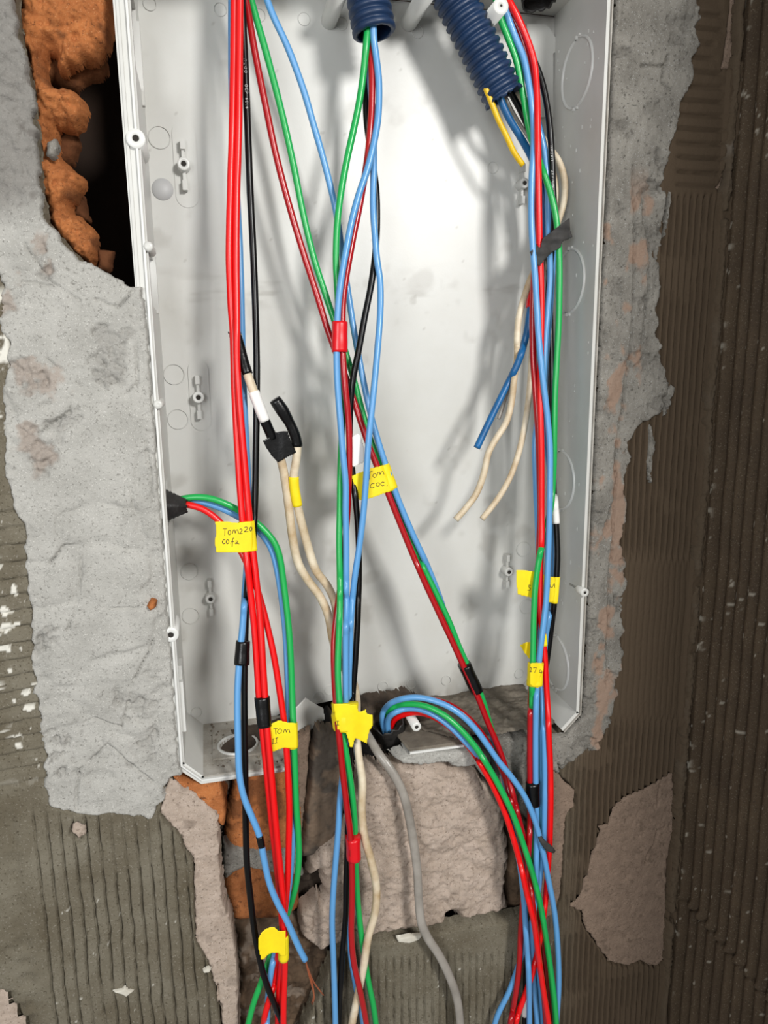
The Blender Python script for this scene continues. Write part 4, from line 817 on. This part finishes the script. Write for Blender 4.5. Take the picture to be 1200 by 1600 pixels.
wire('WA', 'cream', 'aged cream wire with black and white tape, left of its twin', [(371, 524, 18), (376, 548, 17), (383, 574, 15), (392, 600, 12), (403, 630, 11), (415, 660, 12), (428, 690, 15), (440, 722, 18), (447, 760, 18), (452, 800, 18), (458, 845, 17), (466, 880, 17), (482, 908, 16), (500, 932, 15), (513, 962, 14), (520, 1000, 13), (532, 1035, 12), (550, 1060, 10), (557, 1095, 7), (556, 1140, 0), (560, 1180, -6), (566, 1220, -10), (565, 1265, -12), (569, 1305, -13), (580, 1345, -14), (588, 1385, -15), (586, 1425, -15), (575, 1465, -15), (568, 1510, -15), (559, 1555, -15), (550, 1600, -15), (544, 1640, -15)], off=0, r=0.0026)
wire('WB', 'cream', 'aged cream wire with black taped tip and yellow band, right of its twin', [(432, 628, 13), (444, 646, 13), (456, 668, 14), (464, 692, 15), (463, 718, 15), (459, 745, 16), (463, 780, 17), (472, 820, 19), (483, 860, 20), (494, 892, 21), (512, 916, 21), (524, 945, 21), (527, 985, 20), (535, 1030, 20), (548, 1080, 24), (560, 1140, 34)], off=0, r=0.0026)
wire('GC', 'greycable', 'thick grey sheathed cable drooping over the bare render chunk', [(560, 1125, 26), (578, 1155, 10), (592, 1178, 2), (612, 1205, -3), (628, 1235, -5), (638, 1270, -7), (646, 1315, -9), (652, 1360, -10), (654, 1400, -11), (658, 1440, -11), (668, 1465, -12), (686, 1492, -12), (702, 1525, -12), (714, 1560, -12), (719, 1600, -12), (720, 1640, -12)], off=0, r=0.0029)

def resample(w):
    p = w['pts']; uv = np.array([q[:2] for q in p], float); n = len(uv)
    # centripetal-ish Catmull-Rom through the points
    out = []; dep = []
    def offv(v):
        o = w['off']
        return o if not isinstance(o, list) else np.interp(v, [a[0] for a in o], [a[1] for a in o])
    dp = np.array([(q[2] if len(q) > 2 else base_d(q[1])+offv(q[1])) for q in p], float)
    pts = np.column_stack([uv, dp])
    E = np.vstack([2*pts[0]-pts[1], pts, 2*pts[-1]-pts[-2]])
    for i in range(1, n):
        p0, p1, p2, p3 = E[i-1], E[i], E[i+1], E[i+2]
        L = np.linalg.norm(p2[:2]-p1[:2]); k = max(2, int(round(L/4)))
        l0 = max(np.linalg.norm(p1[:2]-p0[:2]), 1e-3); l2 = max(np.linalg.norm(p3[:2]-p2[:2]), 1e-3)
        m1 = (p2-p0)/(l0+L)*L; m2 = (p3-p1)/(L+l2)*L
        for j in range(k):
            t = j/k
            out.append((2*t**3-3*t**2+1)*p1+(t**3-2*t**2+t)*m1+(-2*t**3+3*t**2)*p2+(t**3-t**2)*m2)
    out.append(E[-2]); out = np.array(out)
    s = np.concatenate([[0], np.cumsum(np.linalg.norm(np.diff(out[:, :2], axis=0), axis=1))])
    m_ = max(8, int(s[-1]/8)); ts = np.linspace(0, s[-1], m_)
    o2 = np.stack([np.interp(ts, s, out[:, k]) for k in range(3)], -1)
    return o2
for w in WIRES: w['s'] = resample(w)
# keep neighbouring wires apart in depth
cnt = [len(w['s']) for w in WIRES]; st = np.concatenate([[0], np.cumsum(cnt)])
A = np.vstack([w['s'] for w in WIRES]); wid = np.repeat(np.arange(len(WIRES)), cnt)
rad = np.repeat([w['r'] for w in WIRES], cnt)*1000
Tn = np.vstack([np.gradient(w['s'][:, :2], axis=0) for w in WIRES]); Tn /= np.linalg.norm(Tn, axis=1)[:, None]+1e-9
pi, pj, need = [], [], []
for i in range(len(A)):
    lo = st[wid[i]+1]
    d = A[lo:, :2]-A[i, :2]; near = np.nonzero((np.abs(d[:, 0]) < 18) & (np.abs(d[:, 1]) < 18))[0]
    if len(near) == 0: continue
    al = d[near]@Tn[i]; la = np.abs(d[near, 0]*Tn[i, 1]-d[near, 1]*Tn[i, 0])*0.385
    rr = rad[i]+rad[lo+near]+0.08
    ok = (np.abs(al) < 6) & (la < rr)
    for k, l_, r_ in zip(near[ok], la[ok], rr[ok]):
        pi.append(i); pj.append(lo+k); need.append(math.sqrt(max(r_*r_-l_*l_, 0)))
pi = np.array(pi); pj = np.array(pj); need = np.array(need)
y = A[:, 2].copy(); sg = np.sign(y[pi]-y[pj]); sg[sg == 0] = 1
UU, VV_ = A[:, 0], A[:, 1]
for it in range(60):
    gap = (y[pi]-y[pj])*sg; lack = np.clip(need-gap, 0, None)*0.5*sg
    dn = np.zeros(len(y)); c = np.zeros(len(y))
    np.add.at(dn, pi, lack); np.add.at(dn, pj, -lack); np.add.at(c, pi, lack != 0); np.add.at(c, pj, lack != 0)
    y += dn/np.maximum(c, 1)*1.2
    for k in range(len(WIRES)):
        a, b = st[k], st[k+1]
        if it < 52 and b-a > 5:
            q = y[a:b].copy(); q[1:-1] = 0.25*q[:-2]+0.5*q[1:-1]+0.25*q[2:]; y[a:b] = 0.5*y[a:b]+0.5*q
    inbox = VV_ < 1090
    y = np.where(inbox, np.minimum(y, DD*1000-rad-1), y)
    rim = (VV_ > 1140) & (VV_ < 1245) & (((UU > 270) & (UU < 470)) | ((UU > 810) & (UU < 880)))
    y = np.where(rim, np.minimum(y, -2.5-rad), y)
    low = VV_ >= 1245
    y = np.where(low, np.minimum(y, -4.5-rad), y)
for k, w in enumerate(WIRES):
    w['s'][:, 2] = y[st[k]:st[k+1]]
    w['P'] = P(w['s'][:, 0], w['s'][:, 1], w['s'][:, 2]/1000)
WK = {w['key']: w for w in WIRES}

def sweep(name, C, rx, ry, material, parent=None, n=12, cap=True, shape=2.0):
    """tube with elliptic section; rx across the view, ry in depth; arrays or scalars"""
    C = np.asarray(C); m_ = len(C); T = np.gradient(C, axis=0); T /= np.linalg.norm(T, axis=1)[:, None]
    view = np.array([0, 1.0, 0]); Av = np.cross(T, view); Av /= np.linalg.norm(Av, axis=1)[:, None]+1e-9; Bv = np.cross(Av, T)
    rx = np.broadcast_to(rx, (m_,)); ry = np.broadcast_to(ry, (m_,)); th = np.arange(n)*2*math.pi/n
    ct, st_ = np.cos(th), np.sin(th)
    ct = np.sign(ct)*np.abs(ct)**(2/shape); st_ = np.sign(st_)*np.abs(st_)**(2/shape)
    V = C[:, None, :]+rx[:, None, None]*ct[None, :, None]*Av[:, None, :]+ry[:, None, None]*st_[None, :, None]*Bv[:, None, :]
    V = V.reshape(-1, 3); idx = np.arange(m_*n).reshape(m_, n); nx_ = np.roll(idx, -1, axis=1)
    F = np.stack([idx[:-1], nx_[:-1], nx_[1:], idx[1:]], -1).reshape(-1, 4)
    if cap:
        V = np.vstack([V, C[0], C[-1]]); c0, c1 = m_*n, m_*n+1
        F = np.vstack([F, [(idx[0][(j+1) % n], idx[0][j], c0, c0) for j in range(n)], [(idx[-1][j], idx[-1][(j+1) % n], c1, c1) for j in range(n)]])
    me_V = V
    if cap:
        me = bpy.data.meshes.new(name)
        fl = [tuple(f) if f[2] != f[3] else tuple(f[:3]) for f in F.tolist()]
        me.from_pydata(V.tolist(), [], fl); me.update()
        return link(name, me, material, parent, True)
    return npmesh(name, V, F, material, parent)

def centripetal(Pn, k=3):
    # refine the polyline once so that bends stay round
    n = len(Pn); t = np.arange(n); tt = np.linspace(0, n-1, (n-1)*2+1)
    out = np.stack([np.interp(tt, t, Pn[:, i]) for i in range(3)], -1)
    out[1:-1] = 0.25*out[:-2]+0.5*out[1:-1]+0.25*out[2:]
    return out
for w in WIRES:
    C = centripetal(w['P']); r = w['r']
    n = len(C); s = np.arange(n)
    wob = 1+0.015*np.sin(s*0.37+len(w['label']))
    if w['mat'] in ('cream', 'greycable') and r > 0.0015: wob = 1+0.05*fbm(s*1.0, s*0+len(w['label']), 0.08, 3, 5)
    rx = r*wob; ry = r*wob
    if w['key'] == 'GC': ry = ry*0.6
    o = sweep(w['name'], C, rx, ry, M[w['mat']]); props(o, w['label'], w['cat'], w['group']); w['o'] = o

# ------------------------------------------------------------------ tapes round wires
def sleeve(keys, v0, v1, material, name='tape_band', label=None, grow=0.0005, parent=None, cat='tape', ragg=0.0, by='v', shape=2.3, n=24, taper=None):
    grow = grow+(0.0005 if len(keys) > 1 else 0)
    ref = WK[keys[0]]; s = ref['s']; ax = 1 if by == 'v' else 0
    sel = np.nonzero((s[:, ax] >= v0) & (s[:, ax] <= v1))[0]
    # interpolate exact ends
    def at(val):
        i = np.argmin(np.abs(s[:, ax]-val)); return float(i)
    i0, i1 = sel[0], sel[-1]
    e0 = i0-1+(v0-s[i0-1, ax])/(s[i0, ax]-s[i0-1, ax]+1e-9) if i0 > 0 else i0
    e1 = i1+(v1-s[i1, ax])/(s[i1+1, ax]-s[i1, ax]+1e-9) if i1 < len(s)-1 else i1
    ii = np.linspace(e0, e1, max(5, int((e1-e0)*2)+3)); Pn = ref['P']; t = np.arange(len(Pn))
    C = np.stack([np.interp(ii, t, Pn[:, k]) for k in range(3)], -1)
    if e0 <= 0.01: C = np.vstack([C[0]+(C[0]-C[1])/np.linalg.norm(C[0]-C[1])*0.0018, C])
    T = np.gradient(C, axis=0); T /= np.linalg.norm(T, axis=1)[:, None]
    Av = np.cross(T, [0, 1.0, 0]); Av /= np.linalg.norm(Av, axis=1)[:, None]; Bv = np.cross(Av, T)
    lo = np.full((len(C), 2), 1e9); hi = -lo
    for k in keys:
        w = WK[k]; Q = w['P']; fine = np.repeat(Q[:-1], 4, axis=0)+np.tile(np.arange(4)/4, len(Q)-1)[:, None]*np.repeat(np.diff(Q, axis=0), 4, axis=0)
        for i in range(len(C)):
            d = fine-C[i]; al = np.abs(d@T[i])+0.05*np.linalg.norm(d, axis=1); j = np.argmin(al+np.where(np.linalg.norm(d, axis=1) > 0.03, 1, 0))
            a, b = d[j]@Av[i], d[j]@Bv[i]; r = w['r']
            lo[i] = np.minimum(lo[i], (a-r, b-r)); hi[i] = np.maximum(hi[i], (a+r, b+r))
    c = (lo+hi)/2; hw = (hi-lo)/2+grow
    if taper is not None: hw = hw*np.interp(np.linspace(0, 1, len(C)), [q[0] for q in taper], [q[1] for q in taper])[:, None]
    CC = C+c[:, :1]*Av+c[:, 1:]*Bv
    hw = hw*(1+0.012*np.sin(np.arange(len(C))*0.9))[:, None]
    o = sweep(name, CC, hw[:, 0], hw[:, 1], material, parent, n, True, shape)
    if parent is None: props(o, label, cat)
    return o, CC, hw
sleeve(['WA'], 523, 585, M['blacktape'], label='black tape over the upper end of the left cream wire', grow=0.0004, taper=[(0, .75), (.3, 1), (1, 1.05)])
o = sheet('tape_tail', [(355, 517), (366, 524), (373, 532), (374, 542), (362, 538)], lambda u, v: 0.0185+0*u, M['blacktape']); props(o, 'pointed black tape tail sticking out left of the red pair', 'tape')
sleeve(['WA'], 612, 657, M['whitetape'], label='white tape around the left cream wire', grow=0.0006)
sleeve(['WA'], 652, 685, M['blacktape'], label='short black tape below the white tape', grow=0.0004)
yb = float(WK['WA']['P'][np.argmin(np.abs(WK['WA']['s'][:, 1]-695)), 1])
o = sheet('tape_flag', [(410, 689), (418, 684), (432, 675), (449, 673), (453, 684), (463, 707), (450, 714), (434, 723), (424, 712), (416, 700)], lambda u, v: yb-0.0034+0.00002*(u-430)+0.0004*np.sin(u*0.15), M['blacktape'], thick=0.0005)
props(o, 'square black tape flag across the left cream wire', 'tape')
sleeve(['WB'], 626, 697, M['blacktape'], label='black tape on the bent tip of the right cream wire', grow=0.0005, taper=[(0, 1.1), (.25, 1.25), (.5, 1.0), (1, 1.05)])
sleeve(['WB'], 745, 790, M['yellow'], label='plain yellow band around the right cream wire', grow=0.0004)
sleeve(['CB', 'CR'], 502, 550, M['redtape'], label='red tape joining blue and red wires of the centre bundle', grow=0.0003)
sleeve(['LD', 'LE'], 1002, 1039, M['blacktape'], label='black tape joining the blue and black wires at left', grow=0.0003)
sleeve(['LA', 'LB'], 1089, 1134, M['blacktape'], label='glossy black tape around the red pair above the box floor', grow=0.0004)
sleeve(['DR', 'DG', 'DB'], 1042, 1084, M['blacktape'], label='black tape around the diagonal wires above the box floor', grow=0.0002)
sleeve(['RK'], 776, 818, M['whitetape'], label='white tape on the black wire of the right bundle', grow=0.0004)
sleeve(['RS', 'RB'], 1222, 1258, M['blacktape'], label='black tape on red and blue wires at the lower right bundle', grow=0.0005)
sleeve(['CR', 'CG'], 1312, 1346, M['redtape'], label='dark red tape on the centre bundle in front of the wall chase', grow=0.0002)
sleeve(['TB'], 436, 481, M['redtape'], label='red tape on the steel blue wire at the right bundle', grow=0.0008)
sleeve(['LD'], 1306, 1323, M['blacktape'], label='small black tape mark on the blue wire with the stripped end', grow=0.00015)
sleeve(['RK'], 1556, 1586, M['whitetape'], label='white tape on the black wire at the bottom edge', grow=0.0004)

def frontY(keys, va, vb):
    r = []
    for k in keys:
        s = WK[k]['s']; sel = (s[:, 1] >= va-4) & (s[:, 1] <= vb+4)
        if sel.any(): r.append((s[sel, 2]-WK[k]['r']*1000).min())
    return min(r)/1000
# dusty rag of tape on the right bundle
fy = frontY(['RR', 'RG', 'RC', 'RK'], 350, 400)
o = sheet('tape_flag', [(848, 372), (866, 358), (890, 340), (891, 358), (895, 371), (879, 378), (876, 387), (862, 395), (850, 407), (843, 417), (836, 412), (827, 394), (834, 388), (838, 380), (843, 388)], lambda u, v: fy-0.0007+0.0006*np.sin(u*0.22)+0.0004*np.sin(v*0.3), M['dulltape'], thick=0.0005)
props(o, 'dusty black tape scrap across the right bundle', 'tape')
ft = frontY(['RB', 'RR'], 1300, 1340)
tp = [(838, 1290, ft*1000+4), (842, 1305, ft*1000), (848, 1316, ft*1000-2), (856, 1324, ft*1000-3), (866, 1331, ft*1000-3)]
o = sweep('tape_tail', centripetal(np.array([P(a, b, c/1000) for a, b, c in tp])), np.interp(np.linspace(0, 1, 9), [0, .4, .8, 1], [.0006, .0016, .0026, .0012]), 0.0007, M['dulltape']); props(o, 'small dark twisted tape end below the lower right black tape', 'tape')

# copper strands
rnd = random.Random(11)
cop = empty('copper_strands', tuple(P(478, 1502, -0.03)))
props(cop, 'bare copper strands at the stripped end of the blue wire', 'copper strands')
ye = WK['LD']['P'][-1][1]*1000
bmv = []
for i in range(7):
    a = rnd.uniform(-1, 1); spread = (i-3)*0.6
    q = [(477+a, 1499, ye+a*0.4), (481+spread*.6, 1514, ye+a), (486+spread, 1530, ye+a), (490+spread*(0.8 if i < 5 else 2.4), 1546 if i < 5 else 1540, ye+a*1.4)]
    if i < 5: q += [(491+a*1.5, 1557, ye+a), (487+a*2, 1567+a*3, ye+2)]
    else: q += [(500+i, 1555, ye+1)]
    o = sweep('strand', centripetal(np.array([P(*(x, y_, d/1000)) for x, y_, d in q])), 0.00032, 0.00032, M['copper'], None, 6)
    o.parent = cop; o.matrix_parent_inverse = Matrix.Translation(-cop.location)

# ------------------------------------------------------------------ yellow paper tags with handwriting
GL = {
 'T': [[(0, 1), (1, 1)], [(.5, 1), (.45, 0)]], 'O': [[(.5, 1), (.1, .7), (.05, .3), (.4, 0), (.85, .2), (.95, .7), (.5, 1)]],
 'M': [[(0, 0), (.15, .8), (.35, .9), (.45, .1), (.6, .8), (.85, .9), (1, 0)]], 'C': [[(1, .9), (.5, 1), (.1, .6), (.1, .2), (.5, 0), (1, .15)]],
 'f': [[(1, 1), (.6, 1), (.45, .6), (.35, -.5)], [(.0, .35), (.9, .4)]], 'a': [[(.1, .75), (.6, .8), (.8, .5), (.1, .25), (.2, 0), (.7, .1), (1.1, .0)]],
 '2': [[(.1, .8), (.5, 1), (.9, .75), (.5, .3), (0, 0), (1, .05)]], '0': [[(.5, 1), (.1, .7), (.05, .3), (.4, 0), (.85, .2), (.95, .7), (.5, 1)]],
 'I': [[(.1, 1), (.9, 1)], [(.5, 1), (.5, 0)], [(0, 0), (1, 0)]], 'S': [[(.9, .9), (.4, 1), (.3, .7), (.8, .4), (.7, .05), (0, .1)]],
 'U': [[(0, 1), (.1, .1), (.5, 0), (.9, .9), (.95, 0)]], '7': [[(0, .9), (.9, 1), (.4, 0)]], '4': [[(.4, 1), (.1, .35), (.9, .4)], [(.7, .8), (.6, 0)]],
 '.': [[(.3, .1), (.5, 0)]], '-': [[(0, .5), (.8, .5)]], 'n': [[(0, 0), (.1, .9), (.8, .8), (.9, 0)]], 'i': [[(.4, .8), (.5, 0)]],
 '6': [[(.8, 1), (.2, .6), (.1, .2), (.5, 0), (.8, .3), (.3, .5)]], '1': [[(.3, .8), (.5, 1), (.5, 0)]], '8': [[(.5, .5), (.1, .8), (.5, 1), (.9, .8), (.1, .2), (.5, 0), (.9, .2), (.5, .5)]], 'P': [[(0, 0), (.05, 1), (.8, .9), (.8, .55), (.1, .45)]],
 'Z': [[(0, 1), (1, 1), (0, 0), (1, 0)]], 'x': [[(0, 0), (.9, .9)], [(0, .9), (.9, 0)]], 'B': [[(0, 0), (0, 1), (.8, .8), (.1, .5), (.9, .25), (0, 0)]],
}
def writing(parent, items, yfn, r=0.00022, material=None, name='handwriting'):
    """items: (glyph, u, v, w, h, slant) with u,v top left of the letter in frame px"""
    Vs = []; Fs = []; base = 0
    for (g, u, v, w, h, *sl) in items:
        dv = sl[0] if sl else 0; du = sl[1] if len(sl) > 1 else 0
        for line in GL[g]:
            pts = []
            for (a, b), (c, d) in zip(line[:-1], line[1:]):
                for t in np.linspace(0, 1, 4, endpoint=False): pts.append((a+(c-a)*t, b+(d-b)*t))
            pts.append(line[-1]); pts = np.array(pts)
            pu = u+pts[:, 0]*w+(1-pts[:, 1])*du; pv = v+(1-pts[:, 1])*h+pts[:, 0]*dv
            C = P(pu, pv, yfn(pu, pv)-0.00004)
            T = np.gradient(C, axis=0); T /= np.linalg.norm(T, axis=1)[:, None]+1e-12
            Av = np.cross(T, [0, 1.0, 0]); Av /= np.linalg.norm(Av, axis=1)[:, None]+1e-9
            n = len(C); th = [(1, 0.2), (0, -0.5), (-1, 0.2)]
            V = np.stack([C+r*a*Av+np.array([0, b*r, 0]) for a, b in th], 1).reshape(-1, 3)
            for i in range(n-1):
                for k in (0, 1): Fs.append((base+i*3+k, base+i*3+k+1, base+(i+1)*3+k+1, base+(i+1)*3+k))
            Vs.append(V); base += len(V)
    return npmesh(name, np.vstack(Vs), Fs, material or M['ink'], parent, False)
def tag(poly, keys, band, yfn_extra, text, label, back=None):
    """band=(v0,v1) rows where it is wrapped; flag sheet lies at the front of those wires"""
    fy = frontY(keys, *band)-0.0006
    yfn = (lambda u, v: fy+yfn_extra(u, v))
    o = sheet('paper_tag', poly, yfn, M['yellow'], thick=0.00025); props(o, label, 'tag')
    s_, _, _ = sleeve(back or keys, band[0], band[1], M['yellow'], name='wrap', grow=0.00025, parent=o)
    if text: writing(o, text, yfn)
    return o
zero = lambda u, v: 0*u
tag([(336, 815), (350, 814), (372, 817), (392, 814), (396, 848), (397, 861), (384, 863), (360, 864), (338, 863), (335, 846), (338, 832)], ['LA', 'LB'], (815, 862), lambda u, v: 0.0002*np.sin((u-340)*0.1)+0.003*ss(379, 366, u)*0.2+0.0015*ss(392, 398, u),
    [('T', 348, 826, 7, 11), ('O', 356, 828, 5, 8), ('M', 363, 827, 10, 7), ('2', 374, 826, 5, 8), ('2', 381, 823, 7, 8), ('0', 390, 823, 4, 7), ('C', 347, 843, 5, 7), ('O', 353, 843, 5, 7), ('.', 359, 846, 3, 4), ('f', 361, 841, 5, 9), ('a', 367, 844, 6, 6)],
    'yellow paper tag reading TOM 220 on the red pair')
tag([(548.5, 744), (562, 738), (577, 732), (600, 727), (606, 738), (617, 766), (603, 770), (590, 775), (577, 779), (561, 782), (555, 764)], ['DR', 'DG', 'DB'], (730, 768), lambda u, v: 0.0004*np.sin((u-548)*0.09)+0.0015*ss(-8, 0, (u-600)-(v-727)*0.44),
    [('T', 574, 738, 8, 12, -1.5), ('O', 582.5, 739.5, 6, 7), ('M', 589, 737, 11, 6, -1.5), ('C', 578, 756, 7, 7, -1), ('O', 587.5, 754, 6, 6), ('C', 594.5, 753, 6, 6), ('.', 604, 756, 3, 3)],
    'yellow paper tag reading TOM COC on the diagonal wires')
tag([(421, 1132), (436, 1125), (446, 1128), (463, 1130), (464, 1150), (465, 1169), (455, 1170), (445, 1168), (426, 1175), (424, 1155)], ['LF', 'LG', 'LC'], (1130, 1168), lambda u, v: 0.0006*np.sin((u-420)*0.13),
    [('T', 427, 1139, 7, 9, -1, 1), ('O', 434, 1138.5, 7, 8, 0, -1), ('M', 443, 1139, 10, 6), ('I', 425, 1155, 4, 8, -1, -1), ('I', 430, 1153.5, 5, 8, -1, -1)],
    'yellow paper tag reading TOM II on the green wire at lower left', back=['LF', 'LG'])
tag([(521, 1100), (535, 1099), (558, 1102), (560, 1113), (572, 1108), (573, 1115), (582, 1117), (583, 1133), (577, 1143), (573, 1162), (555, 1153), (551, 1168), (547, 1168), (541, 1146), (527, 1140)], ['CG', 'CR', 'CB', 'CK'], (1101, 1139), lambda u, v: 0.0008*ss(540, 526, u)*0+0.0006*np.sin((u-520)*0.16),
    [('I', 525, 1127, 5, 6)], 'ragged yellow paper tag around the centre bundle at the broken floor')
def tag_rear(poly, keys, band, yk, text, label):
    """flag passes behind part of the bundle"""
    s = WK[yk]['s']; sel = (s[:, 1] > band[0]-10) & (s[:, 1] < band[1]+10)
    yy = (s[sel, 2].mean())/1000
    yfn = lambda u, v: yy-WK[yk]['r']-0.0005+0.0003*np.sin(u*0.12)
    o = sheet('paper_tag', poly, yfn, M['yellow'], thick=0.00025); props(o, label, 'tag')
    sleeve(keys, band[0], band[1], M['yellow'], name='wrap', grow=0.0003, parent=o)
    if text: writing(o, text, yfn)
    return o
tag_rear([(806, 890), (820, 891), (836, 893), (868, 903), (867, 930), (864, 942), (850, 940), (834, 935), (809, 929), (807, 915)], ['RK'], (901, 942), 'RK',
    [('S', 824, 914, 6, 9), ('i', 832, 917, 3, 7), ('U', 859, 910, 8, 8)], 'yellow paper tag half hidden behind the right bundle, flag to the left')
tag([(829, 1035), (847, 1036), (850, 1047), (845, 1053), (842, 1076), (833, 1073), (827, 1070)], ['RG', 'RB'], (1036, 1072), lambda u, v: 0.0003*np.sin(u*.3),
    [('2', 828, 1043, 3, 7), ('7', 833, 1043, 6, 8), ('4', 842, 1046, 6, 7)], 'small yellow tag reading 274 on the lower right bundle')
s = WK['RS']['s']; yy3 = s[np.argmin(np.abs(s[:, 1]-1015)), 2]/1000+0.0045
o = sheet('paper_tag', [(812, 1008), (822, 1003), (836, 1003), (836, 985), (830, 992), (829, 999), (840, 1003), (840, 1032), (826, 1029), (819, 1020)], lambda u, v: yy3+0*u, M['yellow']); props(o, 'small torn yellow paper flap behind the green wire above the 274 tag', 'tag')
sleeve(['RR'], 991, 1009, M['yellow'], name='tape_band', label='narrow yellow band on the red wire above the 274 tag', grow=0.0003, cat='tag')
tag([(403, 1479), (403, 1467), (408, 1457), (417, 1450), (428, 1448), (436, 1455), (447, 1454), (446, 1480), (446, 1494), (440, 1495), (434, 1489), (425, 1489), (416, 1494), (415, 1498), (408, 1500)], ['LA', 'LB', 'LC'], (1455, 1493), lambda u, v: 0.0012*np.sin((u-404)*0.09),
    None, 'curled yellow paper tag on the red wires at lower left', back=['LA', 'LB'])
s = WK['CK']['s']; yk = s[np.argmin(np.abs(s[:, 1]-705)), 2]/1000
o = sheet('tape_flag', [(548, 684), (558, 677), (563, 680), (569, 700), (570, 722), (552, 730), (549, 726)], lambda u, v: yk-0.0026+0*u, M['whitetape']); props(o, 'white tape scrap on the black wire above the TOM COC tag', 'tape')

# pale print on the black wires
def on_wire(key, items, side=0.0, h=4.5):
    w = WK[key]; s = w['s']; its = []
    out = []
    for (g, v, l) in items:
        out.append((g, v, l))
    Vs = []; Fs = []; base = 0
    for (g, v, l) in out:
        for line in GL[g]:
            pts = np.array(line, float)
            vv = v+pts[:, 0]*l; uu = np.interp(vv, s[:, 1], s[:, 0])+side-h/2+pts[:, 1]*h
            yy = np.interp(vv, s[:, 1], s[:, 2])/1000; du = (uu-np.interp(vv, s[:, 1], s[:, 0]))*0.000385
            yy = yy-np.sqrt(np.maximum(w['r']**2-du**2, 0))-0.00008
            C = P(uu, vv, yy); T = np.gradient(C, axis=0); T /= np.linalg.norm(T, axis=1)[:, None]+1e-12
            Av = np.cross(T, [0, 1.0, 0]); Av /= np.linalg.norm(Av, axis=1)[:, None]+1e-9
            V = np.stack([C+0.00013*Av, C-0.00013*Av], 1).reshape(-1, 3)
            for i in range(len(C)-1): Fs.append((base+i*2, base+i*2+1, base+i*2+3, base+i*2+2))
            Vs.append(V); base += len(V)
    npmesh('printed_text', np.vstack(Vs), Fs, M['print'], w['o'], False)
def word(t, v, l, step): return [(c, v+i*step, l) for i, c in enumerate(t) if c != ' ']
on_wire('LE', word('nI00', 92, 3.6, 6)+word('0CP', 132, 3.8, 5.4)+word('6016', 153, 3.4, 4.6), 0.5)
on_wire('RK', word('nnIBn', 228, 3, 5)+word('2x7', 266, 3, 4.4)+word('nIMUZ', 281, 3, 3.4), 0.5, 3.6)
